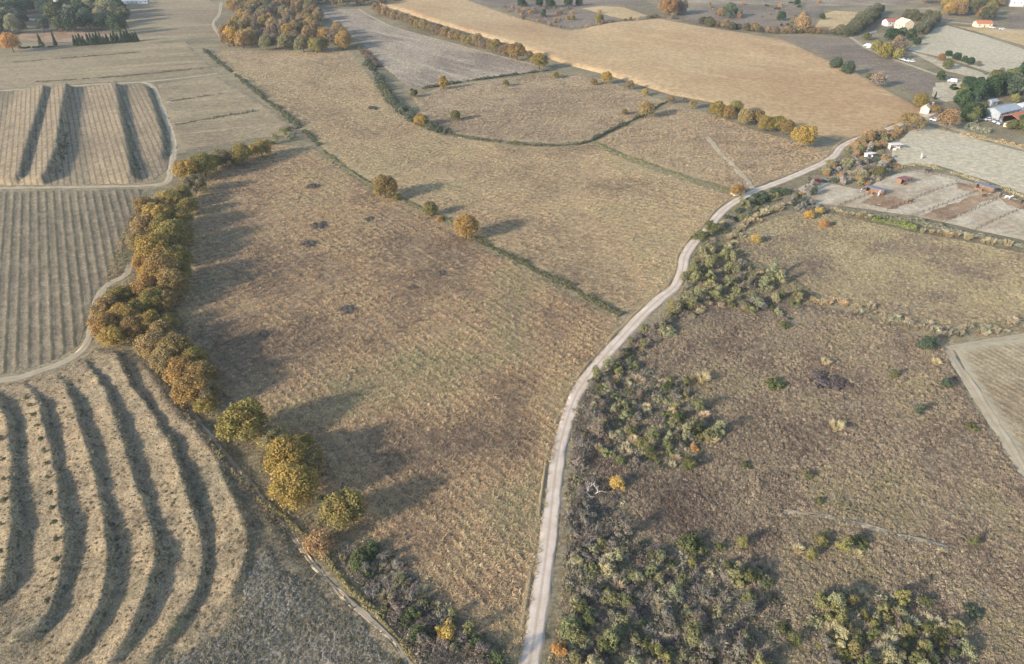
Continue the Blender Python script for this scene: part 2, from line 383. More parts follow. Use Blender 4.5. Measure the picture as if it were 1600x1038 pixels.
def terr6(wx, wy, ux, uy):
    h = np.zeros(wx.shape)
    for k, c in enumerate(CRESTS):
        cc = [(p.x, p.y) for p in catmull(c, 3.0)]
        d, bx, by, sg, ar = seg_near(cc, wx, wy, False)
        L = sum(math.dist(cc[i], cc[i + 1]) for i in range(len(cc) - 1))
        end = np.clip(np.minimum(ar, L - ar) / 12.0, 0, 1); end = end * end * (3 - 2 * end)
        H0 = 2.0 * (0.35 + 0.65 * end) * (1 + 0.25 * vnoise(ar * 0.06, ar * 0 + k, 40 + k))
        j = np.maximum(0, d + 0.45 * vnoise(wx * 0.5, wy * 0.5, 11 + k) + 0.7 * vnoise(wx * 0.16, wy * 0.16, 31 + k) + 0.3)
        # the path's right-hand side (positive) is the drop; travel runs towards the drone so flip
        s = -sg
        wide = 2.0
        right = np.clip(1 - j / wide, 0, 1); right = right * right * (3 - 2 * right)
        if k == 0: right = 0.45 * np.clip(1 - j / 2.2, 0, 1) ** 1.5 + 0.55 * np.clip(1 - j / 16.0, 0, 1)
        left = np.clip(1 - j / 9.0, 0, 1) ** 1.5
        h = np.maximum(h, H0 * np.where(s > 0, right, left))
    return h
L3_poly = GP([(-140, 150), (0, 144), (75, 139), (225, 131), (238, 140), (250, 170), (260, 200), (266, 225), (262, 262), (240, 282), (200, 287), (125, 289), (0, 290), (-160, 296)])
BANKS3 = [GP(c) for c in ([(72, 136), (58, 190), (42, 240), (32, 282)], [(106, 136), (96, 190), (90, 240), (74, 280)], [(180, 132), (188, 180), (198, 230), (206, 282)], [(234, 140), (248, 190), (260, 240)], [(-20, 146), (-60, 220), (-90, 285)])]
def terr3(wx, wy, ux, uy):
    h = np.zeros(wx.shape)
    for k, c in enumerate(BANKS3):
        d, bx, by, sg, ar = seg_near(c, wx, wy, False)
        s = -sg
        H0 = (3.0, 3.2, 2.4, 1.5, 2.5)[k]
        right = np.clip(1 - d / 4.5, 0, 1); right = right * right * (3 - 2 * right)
        left = np.clip(1 - d / 16.0, 0, 1)
        h = np.maximum(h, H0 * np.where(s > 0, right, left))
    return h
def furrow(period, amp):
    return lambda wx, wy, ux, uy: amp * (0.5 + 0.5 * np.sin(uy * 2 * math.pi / period + 0.5 * vnoise(wx * 0.1, wy * 0.1, 4)))
L5_poly = GP([(-160, 304), (0, 300), (125, 298), (222, 296), (206, 340), (202, 420), (172, 436), (152, 452), (138, 505), (122, 540), (90, 560), (50, 575), (0, 586), (-180, 605)])
L2_poly = GP([(-140, 96), (0, 92), (220, 70), (290, 66), (318, 94), (336, 112), (225, 125), (75, 134), (0, 138), (-150, 144)])
L4_poly = GP([(246, 132), (336, 119), (400, 155), (455, 195), (455, 212), (400, 216), (330, 228), (278, 242), (272, 214), (258, 170)])
L1_poly = GP([(178, 14), (250, 2), (310, -8), (345, 10), (336, 36), (346, 56), (282, 62), (222, 68), (205, 48), (192, 28)])
R1 = GP([(1150, 372), (1190, 348), (1240, 334), (1310, 338), (1400, 358), (1500, 378), (1600, 398), (1720, 420), (1730, 505), (1600, 500), (1540, 505), (1440, 508), (1350, 478), (1285, 462), (1230, 430), (1160, 398)])
R2 = GP([(1006, 518), (1050, 490), (1110, 470), (1200, 470), (1275, 480), (1340, 492), (1420, 520), (1472, 540), (1490, 580), (1530, 650), (1590, 738), (1700, 880), (1760, 1120), (850, 1120), (866, 1000), (876, 920), (884, 850), (892, 770), (903, 700), (920, 630), (960, 566)])
R4 = GP([(1084, 402), (1110, 372), (1150, 376), (1162, 402), (1232, 436), (1282, 466), (1270, 478), (1200, 466), (1110, 466), (1052, 486), (1064, 456), (1080, 430)])
R3 = GP([(1490, 546), (1540, 536), (1600, 528), (1740, 508), (1760, 900), (1612, 752), (1560, 668), (1516, 596)])
PADD_T = GP([(1452, 198), (1500, 210), (1600, 238), (1700, 262), (1720, 352), (1600, 304), (1540, 282), (1500, 270), (1462, 258), (1405, 258), (1392, 244), (1398, 228), (1424, 204)])
PADD_L = GP([(1246, 296), (1268, 284), (1300, 288), (1345, 298), (1398, 272), (1440, 266), (1490, 276), (1540, 292), (1600, 316), (1710, 350), (1720, 398), (1600, 376), (1500, 354), (1420, 336), (1340, 326), (1270, 318)])
PADD_B1 = GP([(1346, 318), (1364, 303), (1396, 306), (1424, 318), (1400, 328), (1372, 325)])
PADD_B2 = GP([(1436, 337), (1530, 303), (1560, 306), (1530, 322), (1490, 340), (1468, 346)])
PADD_B3 = GP([(1562, 311), (1600, 316), (1640, 330), (1600, 330), (1574, 320)])
PADD_B4 = GP([(1492, 290), (1500, 286), (1524, 294), (1520, 300), (1508, 300)])

sheet('field', F1, 0.55, M_f1, A_FENCE, 0.12, 0.55, label='large brown stubble field left of the dirt road')
sheet('field', F2, 0.85, M_f2, A_FENCE, 0.12, 0.4, label='straw coloured field between the dark ditch line and the road bend')
sheet('pasture', F3, 1.6, M_f3, 0, 0.15, 0.3, label='pasture enclosed by ditches beyond the straw field')
sheet('pasture', F4, 2.2, M_f4, 0, 0.15, 0.2, label='grey pasture beside the autumn wood')
sheet('pasture', F5, 1.4, M_f3, 0, 0.15, 0.3, label='pasture crossed by a pale footpath above the road junction')
sheet('field', F6, 3.5, M_tan, 0, 0.05, 0.2, hfun=swell, wob=0.3, label='smooth tan ploughed field across the distance')
sheet('field', L5_poly, 0.6, M_l5, A_ROW, 0.06, 0.6, hfun=furrow(2.8, 0.16), label='field of narrow dark rows left of the tree line')
sheet('terraced_field', L3_poly, 1.1, M_l3, A_ROW, 0.08, 0.4, hfun=terr3, label='upper terraced field with dark green banks')
sheet('field', L2_poly, 2.0, M_l2, 0, 0.12, 0.2, label='flat striped field in front of the cypress hedge')
sheet('field', L4_poly, 1.4, M_l2, 0, 0.15, 0.25, label='striped field right of the upper terraces')
sheet('field', L1_poly, 2.4, M_l2, 0, 0.1, 0.2, label='grey field between the pine garden and the autumn wood')
sheet('terraced_field', L6_poly, 0.5, M_l6, 0, 0.10, 0.8, hfun=terr6, label='terraced slope of curved ridges in the near left')
sheet('heath', R2, 0.55, M_heath, 0, 0.14, 0.6, label='brown purple heath right of the road')
sheet('heath', R4, 0.8, M_rough, 0, 0.14, 0.5, label='scrubby ground inside the road bend')
sheet('meadow', R1, 0.8, M_rough, 0, 0.14, 0.4, label='rough yellowish meadow below the paddocks')
sheet('field', R3, 0.6, M_rplough, 0, 0.06, 0.8, label='pale young vineyard corner at the right')
sheet('paddock', PADD_T, 1.6, M_pale, 0, 0.08, 0.2, label='large pale paddock below the farm lane')
sheet('paddock', PADD_L, 1.3, M_padd, 0, 0.06, 0.3, label='row of pale horse paddocks')
for P_ in (PADD_B1, PADD_B2, PADD_B3, PADD_B4):
    ZBASE[0] += 0.09
    sheet('bare_earth', P_, 1.1, M_padb, 0, 0.05, 0.3, wob=1.5, label='trampled brown earth in the paddocks'); ZBASE[0] -= 0.09
M_chalk = M_l7
for nm, pl, mt, lb in (
    ('field', [(907, 14), (940, 10), (975, 12), (1012, 25), (980, 31), (945, 24)], M_tan2, 'small yellow field in the far distance'),
    ('field', [(1287, 22), (1305, 17), (1345, 20), (1330, 32), (1315, 49), (1272, 46)], M_tan2, 'small yellow field left of the red roofed house'),
    ('field', [(1212, 56), (1330, 62), (1362, 84), (1410, 104), (1462, 122), (1478, 134), (1440, 150), (1340, 104)], M_brn, 'brown fallow field below the far house'),
    ('meadow', [(1462, 44), (1480, 40), (1530, 54), (1620, 84), (1640, 120), (1560, 118), (1480, 92), (1418, 78), (1440, 62)], M_pale, 'pale meadow right of the far house'),
    ('meadow', [(1480, 38), (1500, 42), (1620, 48), (1660, 90), (1540, 54)], M_tan2, 'yellow meadow along the far lane'),
    ('meadow', [(1420, 80), (1480, 96), (1560, 122), (1540, 126), (1480, 112)], M_pale, 'pale meadow beside the far track'),
    ('meadow', [(1424, 14), (1468, 10), (1476, 26), (1440, 28), (1415, 22)], M_rough, 'green meadow behind the far house'),
    ('field', [(1578, 24), (1600, 20), (1680, 26), (1680, 48), (1574, 42)], M_brn, 'brown field by the white warehouse'),
    ('pasture', [(700, -8), (800, -10), (1000, -6), (1010, 8), (940, 8), (905, 12), (975, 32), (892, 46), (800, 20)], M_brn, 'scrubby brown pasture at the far edge'),
    ('pasture', [(1040, 28), (1100, 8), (1290, 12), (1280, 24), (1268, 48), (1200, 52), (1110, 40)], M_brn, 'scrubby pasture behind the tan field'),
    ('pasture', [(1010, 5), (1290, -20), (1640, -20), (1430, 8), (1290, 10), (1110, 6)], M_f4, 'grey grassland towards the skyline'),
    ('meadow', [(1460, 130), (1560, 124), (1550, 134), (1500, 158), (1478, 160), (1455, 150)], M_pale, 'grassy patch behind the white gatehouse'),
    ('garden', [(95, 44), (120, 50), (190, 56), (110, 66), (60, 66), (28, 60), (35, 50)], M_padb, 'bare earth garden behind the cypress hedge'),
    ('farmyard', [(1524, 186), (1560, 178), (1600, 172), (1640, 176), (1640, 196), (1580, 197)], M_padd, 'pale farmyard around the barns')):
    sheet(nm, GP(pl), 3.0 if pl[0][1] < 100 else 1.5, mt, 0, 0.08, 0.15, label=lb)

# chalky fallow strip lies on the foot of the terraces
L7 = GP([(330, 985), (372, 920), (398, 868), (390, 800), (415, 800), (455, 862), (480, 900), (540, 958), (580, 995), (628, 1050), (640, 1100), (200, 1100), (250, 1040)])
L7N = np.array(L7)
def terr7(wx, wy, ux, uy): return terr6(wx, wy, ux, uy) + 0.05
sheet('fallow', L7, 0.6, M_l7, 0, 0.12, 0.9, hfun=terr7, wob=2.0, label='greyish chalky fallow beside the ditch in the near left')

# the height of the land, for everything that stands on it
from mathutils.bvhtree import BVHTree
BV = []
def add_bvh(o):
    me = o.data; n = len(me.vertices); co = np.empty(n * 3, np.float32); me.vertices.foreach_get('co', co); co = co.reshape(-1, 3)
    lo = co.min(0); hi = co.max(0)
    BV.append((lo, hi, BVHTree.FromPolygons([tuple(c) for c in co.tolist()], [tuple(p.vertices) for p in me.polygons])))
for o_ in SHEETS.values(): add_bvh(o_)
def surf(x, y):
    z = 0.0
    for lo, hi, bv in BV:
        if lo[0] <= x <= hi[0] and lo[1] <= y <= hi[1]:
            h = bv.ray_cast(Vector((x, y, 50)), Vector((0, 0, -1)))[0]
            if h is not None and h.z > z: z = h.z
    return z

# roads, tracks
ribbon('dirt_road', ROAD, 3.25, M_road, 0.19, 'pale dirt road winding from the near edge to the junction', step=1.2, seed=2)
trk = lambda pts, w, lb, lift=0.0, **k: ribbon('track', GP(pts), w, k.pop('mat', M_track), None, lb, seed=len(lb), step=k.pop('step', 0.8), **k)
trk([(1440, 176), (1455, 190), (1478, 197), (1500, 204), (1550, 219), (1600, 233), (1700, 262)], 4.0, 'pale lane running right from the junction')
trk([(1104, 214), (1111, 222), (1122, 236), (1140, 253), (1156, 270), (1170, 286), (1178, 298)], 2.6, 'pale footpath crossing the pasture to the road', rough=0.4)
trk([(-120, 149), (0, 142), (75, 137), (150, 132), (225, 128), (285, 122), (340, 115)], 2.6, 'pale track along the top of the terraces')
trk([(222, 128), (240, 136), (251, 162), (261, 188), (270, 214), (272, 236), (268, 262), (262, 284), (240, 291)], 2.8, 'pale track curving down the edge of the terraces', 0.30)
trk([(-120, 300), (0, 294), (125, 292), (225, 290), (258, 286)], 2.2, 'pale track between terraces and rows', 0.34)
trk([(-120, 612), (0, 594), (30, 590), (64, 579), (100, 566), (125, 550), (141, 528), (146, 500), (152, 470), (168, 446), (196, 430), (206, 410)], 2.4, 'pale curved track above the near terraces')
trk([(1330, 58), (1340, 66), (1356, 76), (1392, 91), (1437, 107), (1462, 116), (1487, 125), (1532, 134), (1560, 134)], 3.4, 'pale far lane past the olive trees')
trk([(1470, 32), (1500, 36), (1540, 40), (1600, 50), (1700, 66)], 5.0, 'far road past the orange roofed building')
trk([(1482, 548), (1496, 572), (1520, 606), (1546, 650), (1572, 690), (1600, 738), (1660, 830)], 2.8, 'pale path along the vineyard edge')
trk([(1480, 545), (1530, 535), (1600, 524), (1700, 508)], 2.0, 'pale path along the top of the vineyard', 0.30)
trk([(296, 640), (318, 668), (360, 720), (414, 780), (462, 842), (488, 880), (550, 942), (588, 975), (625, 1014), (660, 1070)], 0.95, 'straw coloured path beside the ditch scrub', 0.22, rough=0.45, mat=M_path, step=0.5)
trk([(1225, 800), (1290, 808), (1350, 822), (1400, 836), (1445, 846), (1480, 858)], 1.25, 'faint pale footpath across the heath', 0.36, rough=0.5, mat=M_path, step=0.5)
trk([(346, 4), (343, 22), (334, 38), (344, 56), (352, 64)], 3.0, 'pale track along the edge of the autumn wood')
trk([(560, 14), (580, 26), (620, 44), (700, 66), (780, 88), (860, 108)], 2.6, 'pale field edge path below the brown hedge row')

# low grassy bank on the left side of the road
def bank(name, line, w, h, mat, label, off=0.0):
    C = catmull(line, 1.0); V = []; F = []; n = len(C)
    prof = [(-1, 0.0), (-0.5, 0.55), (-0.1, 0.95), (0.25, 1.0), (0.6, 0.6), (1, 0.0)]
    for i, c in enumerate(C):
        t = (C[min(n - 1, i + 1)] - C[max(0, i - 1)]).normalized(); nr = Vector((t.y, -t.x))
        hh = h * max(0.15, 0.75 + 0.75 * float(fbm(np.array([i * 0.37]), np.array([3.1]), 5, 2)[0])); ww = 1 + 0.5 * float(fbm(np.array([i * 0.29]), np.array([9.1]), 8, 2)[0])
        for u, k in prof:
            p = c + nr * (off + u * w * 0.5 * (ww if u < 0 else 0.85 + 0.15 * ww))
            V.append((p.x, p.y, 0.05 + k * hh))
        if i:
            for k in range(5):
                a = (i - 1) * 6 + k; F.append((a, a + 1, a + 7, a + 6))
    o = link(bpy.data.objects.new(name, mesh_np(name, V, F, mat, True))); tag(o, label, kind='structure'); add_bvh(o); return o
bank('road_bank', ROAD[:23], 1.4, 0.36, M_f1, 'low dry grass bank along the left edge of the dirt road', off=-2.45)
bank('road_bank', ROAD[26:34], 1.5, 0.5, M_f3, 'low grass bank along the upper road', off=-2.5)


# ------------------------------------------------------------------ vegetation materials
def leaf_mat(name, trans=0.25, dark=0.55, bright=1.35, alt=None):
    """leaf colour comes from the plant's own colour, varied leaf by leaf and bough by bough"""
    b = NB(name)
    oc = b.n('ShaderNodeObjectInfo').outputs['Color']
    v = b.attr('v').outputs['Fac']; lb = b.attr('lobe').outputs['Fac']
    d = b.mix(1.0, oc, (dark, dark, dark, 1), 'MULTIPLY'); h = b.mix(1.0, oc, (bright, bright, bright * 0.95, 1), 'MULTIPLY')
    col = b.mix(v, d, h)
    if alt: col = b.mix(b.ramp(lb, 0.55, 0.95, 0, alt[1]), col, b.mix(v, tuple(c * dark for c in alt[0][:3]) + (1,), alt[0]))
    p = b.principled(col, 0.75, None, 0.2)
    t = b.n('ShaderNodeBsdfTranslucent'); b.l(col, t.inputs[0])
    ms = b.n('ShaderNodeMixShader'); ms.inputs[0].default_value = trans
    b.l(p, ms.inputs[1]); b.l(t.outputs[0], ms.inputs[2])
    return b.done(ms.outputs[0])
M_oak = leaf_mat('autumn_leaves', 0.3, 0.7, 1.45, (srgb(190, 146, 84, 0.95), 0.45))
M_green = leaf_mat('green_leaves', 0.25, 0.6, 1.45, (srgb(146, 144, 84, 0.8), 0.4))
M_pine = leaf_mat('needles', 0.10, 0.45, 1.3)
M_twig = leaf_mat('bare_twigs', 0.0, 0.6, 1.35)
M_straw = leaf_mat('dry_blades', 0.2, 0.65, 1.3)
def bark_mat():
    b = NB('bark'); v = b.coords(0, (3, 3, 0.6))
    n = b.noise(v, 2.0, 4, 0.7)
    return b.done(b.principled(b.mix(b.ramp(n, 0.3, 0.7), srgb(70, 60, 50, 0.8), srgb(120, 108, 94, 0.8)), 0.95, b.bump(n, 0.6, 0.05), 0.05))
M_bark = bark_mat()

def quads(C, N, size, rng, aspect=1.35, bend=0.0):
    """leaf faces: centres C, facing N"""
    n = len(C)
    N = N / (np.linalg.norm(N, axis=1, keepdims=True) + 1e-9)
    r = rng.normal(size=(n, 3)); T = np.cross(N, r); T /= (np.linalg.norm(T, axis=1, keepdims=True) + 1e-9)
    B = np.cross(N, T)
    sz = size * rng.uniform(0.6, 1.35, (n, 1))
    T = T * sz * aspect * 0.5; B = B * sz * 0.5
    V = np.stack([C - T - B * 0.4, C - B, C + T - B * 0.2, C + B], 1).reshape(-1, 3)
    F = np.arange(n * 4).reshape(n, 4)
    return V, F
def crown_mesh(name, seed, mat, lobes=18, leaves=5200, leaf=0.085, zr=0.85, lobe_r=(0.28, 0.48), shape='dome', gap=0.0, base=0.18):
    """crown of radius 1 standing on z=0 .. about 2*zr"""
    rng = np.random.default_rng(seed); L = []
    for i in range(lobes):
        a = i * 2.399963 + rng.uniform(-0.4, 0.4); t = (i + 0.5) / lobes
        r = rng.uniform(*lobe_r)
        if shape == 'dome':
            z = (0.22 + 1.25 * t ** 0.9) * zr; rad = math.sqrt(max(0.02, 1 - (max(0, z / zr - 0.85) / 1.1) ** 2)) * (1 - r * 0.75) * rng.uniform(0.62, 1.0)
            if t > 0.85: rad *= 0.45
        elif shape == 'tall':
            z = (0.15 + 2.2 * t) * zr; rad = (1 - abs(t - 0.4) * 1.1) * rng.uniform(0.3, 0.7)
        elif shape == 'cone':
            z = (0.05 + 2.6 * t) * zr; rad = (1 - t) * 0.6 * rng.uniform(0.6, 1.0); r *= (1.15 - t * 0.75)
        elif shape == 'flat':
            z = (0.12 + 0.5 * rng.random()) * zr; rad = math.sqrt(rng.random()) * 0.85
        L.append((rad * math.cos(a), rad * math.sin(a), z, r, rng.random()))
    if shape == 'dome': L.append((0, 0, zr * 0.85, 0.62, 0.3))
    L = np.array(L); w = L[:, 3] ** 2; w /= w.sum()
    k = rng.choice(len(L), leaves, p=w)
    D = rng.normal(size=(leaves, 3)); D /= np.linalg.norm(D, axis=1, keepdims=True)
    D[:, 2] = np.where(D[:, 2] < -0.45, -D[:, 2], D[:, 2])
    rr = L[k, 3] * rng.uniform(0.72, 1.06, leaves)
    bump = 1 + 0.22 * fbm(D[:, 0] * 3 + L[k, 0] * 7 + 9, D[:, 1] * 3 + D[:, 2] * 4 + L[k, 1] * 7, seed, 2)
    C = L[k, :3] + D * (rr * bump)[:, None]
    keep = C[:, 2] > base * 0.4 * zr
    if gap: keep &= fbm(C[:, 0] * 3 + 20, C[:, 1] * 3 + C[:, 2] * 3.3, seed + 5, 2) > -1.2 + gap
    C = C[keep]; D = D[keep]; k = k[keep]
    N = D + rng.normal(size=C.shape) * 0.55
    V, F = quads(C, N, leaf, rng)
    v = np.clip(rng.normal(0.5, 0.24, len(C)) + (L[k, 4] - 0.5) * 0.35, 0, 1)
    pn = 0.5 + 0.4 * fbm(C[:, 0] * 1.1 + seed, C[:, 1] * 1.1 + C[:, 2], seed, 2)
    return mesh_np(name, V, F, mat, False, face_attr={'v': v, 'lobe': np.clip(pn * 0.75 + L[k, 4] * 0.25, 0, 1)})
def tubes(segs, sides=4):
    """segs: list of (p0, r0, p1, r1)"""
    V = []; F = []
    for p0, r0, p1, r1 in segs:
        p0 = Vector(p0); p1 = Vector(p1); d = (p1 - p0)
        if d.length < 1e-6: continue
        q = d.to_track_quat('Z', 'Y'); b = len(V)
        for p, r in ((p0, r0), (p1, r1)):
            for s in range(sides):
                a = 2 * math.pi * s / sides
                V.append(p + q @ Vector((math.cos(a) * r, math.sin(a) * r, 0)))
        for s in range(sides):
            s2 = (s + 1) % sides
            F.append((b + s, b + s2, b + sides + s2, b + sides + s))
    return V, F
def trunk_mesh(name, seed, h=1.0, r=0.06, spread=0.6, limbs=6):
    """trunk from z=0 (crown level) downwards h, limbs reaching up into the crown"""
    rg = random.Random(seed); S_ = []
    top = Vector((rg.uniform(-.06, .06), rg.uniform(-.06, .06), 0.25))
    S_.append(((0, 0, -h), r * 1.5, (0, 0, -h * 0.75), r * 1.05)); S_.append(((0, 0, -h * 0.75), r * 1.05, top, r * 0.75))
    for i in range(limbs):
        a = i * 2.4 + rg.random(); m = top + Vector((math.cos(a) * spread * .45, math.sin(a) * spread * .45, 0.25 + 0.2 * rg.random()))
        e = m + Vector((math.cos(a) * spread * .5, math.sin(a) * spread * .5, 0.25 + 0.4 * rg.random()))
        S_.append((top - Vector((0, 0, 0.1)), r * 0.5, m, r * 0.3)); S_.append((m, r * 0.3, e, r * 0.1))
    V, F = tubes(S_, 6)
    return mesh_np(name, [tuple(v) for v in V], F, M_bark, True)
def bare_mesh(name, seed, mat, stems=7, depth=4, spread=0.75, r=0.04, up=0.7, fine=3):
    """leafless shrub of radius about 1, height about 1.4"""
    rg = random.Random(seed); S_ = []
    def grow(p, d, l, rad, k):
        e = p + d * l
        S_.append((p, rad, e, rad * 0.68))
        if k == 0: return
        for i in range(fine if k < depth - 1 else 2):
            nd = (d + Vector((rg.gauss(0, .45), rg.gauss(0, .45), rg.gauss(0.08, .32)))).normalized()
            grow(p + d * l * rg.uniform(0.55, 1.0), nd, l * rg.uniform(0.6, 0.88), rad * 0.6, k - 1)
    for s in range(stems):
        a = s * 2.4 + rg.random() * 0.8
        d = Vector((math.cos(a) * spread, math.sin(a) * spread, up + rg.random() * 0.5)).normalized()
        grow(Vector((math.cos(a) * 0.1, math.sin(a) * 0.1, -0.05)), d, rg.uniform(0.36, 0.5), r, depth)
    V, F = tubes(S_, 3)
    n = len(F); rng = np.random.default_rng(seed)
    v = np.repeat(rng.random(n // 3), 3)
    return mesh_np(name, [tuple(x) for x in V], F, mat, False, face_attr={'v': v, 'lobe': v * 0})
def blade_mesh(name, seed, mat, n=60, h=1.0, w=0.05, rad=0.5, lean=0.5, plume=0.0):
    rng = np.random.default_rng(seed)
    a = rng.uniform(0, 6.283, n); rr = rad * np.sqrt(rng.random(n)) * 0.6
    base = np.stack([rr * np.cos(a), rr * np.sin(a), np.zeros(n)], 1)
    a2 = a + rng.normal(0, 0.7, n); ln = lean * rng.uniform(0.3, 1.2, n); hh = h * rng.uniform(0.55, 1.1, n)
    mid = base + np.stack([np.cos(a2) * ln * 0.35, np.sin(a2) * ln * 0.35, hh * 0.62], 1)
    tip = base + np.stack([np.cos(a2) * ln, np.sin(a2) * ln, hh * (0.95 - 0.25 * ln / max(lean, 1e-6) * 0.4)], 1)
    t = rng.uniform(0, 6.283, n); sd = np.stack([np.cos(t), np.sin(t), np.zeros(n)], 1) * (w * 0.5)
    ptip = tip
    V = np.stack([base - sd, base + sd, mid + sd * (0.8 + plume), mid - sd * (0.8 + plume), ptip + sd * (0.12 + plume), ptip - sd * (0.12 + plume)], 1).reshape(-1, 3)
    i0 = np.arange(n) * 6
    F = np.concatenate([np.stack([i0, i0 + 1, i0 + 2, i0 + 3], 1), np.stack([i0 + 3, i0 + 2, i0 + 4, i0 + 5], 1)])
    v = np.concatenate([rng.random(n) * 0.6, 0.3 + rng.random(n) * 0.7])
    return mesh_np(name, V, F, mat, False, face_attr={'v': v, 'lobe': v * 0})

OAK = [crown_mesh('oak_crown', 100 + i, M_oak, 16 + 3 * (i % 4), 9500, 0.07, (0.80, 0.9, 0.74, 0.95, 0.84)[i], gap=(0, .25, .1, .3, .15)[i]) for i in range(5)]
SPARSE = [crown_mesh('sparse_crown', 140 + i, M_oak, 15, 3000, 0.085, 0.85, gap=0.55) for i in range(2)]
TALL = [crown_mesh('tall_crown', 160 + i, M_oak, 16, 4200, 0.11, 0.95, (0.3, 0.5), 'tall') for i in range(2)]
GREEN = [crown_mesh('evergreen_crown', 180 + i, M_green, 15 + i * 4, 5000, 0.095, (0.85, 0.95, 0.7)[i], gap=0.1) for i in range(3)]
PINE = [crown_mesh('pine_crown', 200 + i, M_pine, 20, 4600, 0.1, (1.0, 0.9)[i], (0.25, 0.42), gap=0.3) for i in range(2)]
CYP = [crown_mesh('cypress_crown', 220, M_pine, 22, 3600, 0.16, 1.75, (0.42, 0.6), 'cone')]
TRUNK = [trunk_mesh('trunk', 300 + i) for i in range(3)]
SHRUB = [crown_mesh('shrub_foliage', 240 + i, M_green, 9 + i * 2, 1700, 0.1, (0.62, 0.8, 0.5, 0.7, 0.6, 0.75)[i], (0.14, 0.42), shape=('dome', 'tall', 'flat', 'dome', 'flat', 'tall')[i], gap=(0.5, 0.5, 0.4, 0.7, 0.6, 0.6)[i], base=0.0) for i in range(6)]
OSHRUB = [crown_mesh('autumn_shrub_foliage', 250 + i, M_oak, 13 + i * 3, 3000, 0.085, (0.7, 0.8)[i], (0.26, 0.46), gap=0.3, base=0.0) for i in range(2)]
LOW = [crown_mesh('low_foliage', 260 + i, M_green, 12, 1200, 0.14, 0.55, (0.22, 0.4), 'flat', gap=0.2, base=0.0) for i in range(2)]
BARE = [bare_mesh('twigs', 400 + i, M_twig, 6 + i, 4) for i in range(3)]
DEADT = bare_mesh('dead_tree', 431, M_twig, 4, 4, 0.6, 0.075, 0.55, 2)
CLUMP = [blade_mesh('blades', 500 + i, M_straw, 210, 1.15, 0.085, 0.8, 0.75) for i in range(3)]
REED = [blade_mesh('reeds', 520 + i, M_straw, 110, 2.3, 0.09, 0.9, 0.7, 0.5) for i in range(2)]

def setcol(o, c, jit=0.08):
    k = 1 + random.uniform(-jit, jit)
    o.color = (max(0, c[0] * k * (1 + random.uniform(-jit, jit) * .6)), max(0, c[1] * k), max(0, c[2] * k), 1)
KV = 0.95
GOLD = srgb(194, 156, 76, KV); ORNG = srgb(194, 144, 84, KV); OLIV = srgb(148, 134, 66, KV); BRWN = srgb(152, 118, 76, KV); TANB = srgb(172, 142, 100, KV)
GREY = srgb(134, 122, 104, KV); YELL = srgb(196, 168, 92, KV); GRNY = srgb(142, 136, 80, KV); GRN = srgb(110, 114, 70, KV); DGRN = srgb(62, 84, 54, KV); BGRN = srgb(86, 100, 78, KV)
PALE = srgb(206, 188, 140, KV); TWIG = srgb(150, 138, 126, KV); TWGD = srgb(118, 106, 98, KV); WHIT = srgb(226, 222, 214, 0.8); RED = srgb(164, 128, 106, KV); OLGR = srgb(140, 138, 92, KV)
SAGE = srgb(156, 152, 112, KV)
NPL = [0]; ZR = {}; HG = 'autumn oaks of the long tree line'; LG = 'lone trees along the ditches'
def tree(px, py, w, col, label, group=None, protos=OAK, name='oak_tree', cat='tree', trunk=0.30, sz=1.0, stem=True):
    """tree whose crown is centred at that picture place, w pixels wide"""
    P = protos[NPL[0] % len(protos)]; NPL[0] += 1
    R = w / 2 / S(py); zr = ZR.get(P.name)
    if zr is None: zr = ZR[P.name] = 0.5 * max(v.co.z for v in P.vertices)
    sz_ = sz * random.uniform(0.93, 1.07)
    tr = trunk * R
    hc = tr + zr * R * sz_
    R *= (CAM_H - hc) / CAM_H
    x, y = G(px, py, hc)
    e = empty(name, (x, y, 0), random.uniform(0, 6.28))
    tag(e, label, cat, group)
    c = link(bpy.data.objects.new('crown', P), e); c.location = (0, 0, tr); c.scale = (R, R, R * sz_)
    if group in (HG, LG): col = tuple(a_ * 0.5 + b_ * 0.5 for a_, b_ in zip(col, srgb(142, 128, 74, KV)))
    setcol(c, col)
    if stem:
        t = link(bpy.data.objects.new('trunk', TRUNK[NPL[0] % 3]), e); t.location = (0, 0, tr + 0.25 * R); t.scale = (R, R, (tr + 0.25 * R))
    return e
def shrub(px, py, w, col, label, group=None, protos=SHRUB, name='shrub', cat='shrub', sz=1.0, ground=False):
    P = protos[NPL[0] % len(protos)]; NPL[0] += 1
    R = w / 2 / S(py)
    zc = 0.0 if ground else 0.55 * R * sz
    x, y = G(px, py, zc)
    o = bpy.data.objects.new(name, P); o.location = (x, y, surf(x, y) - 0.03); o.rotation_euler = (0, 0, random.uniform(0, 6.28))
    o.scale = (R * random.uniform(0.9, 1.1), R * random.uniform(0.9, 1.1), R * sz)
    link(o); setcol(o, col); tag(o, label, cat, group); return o

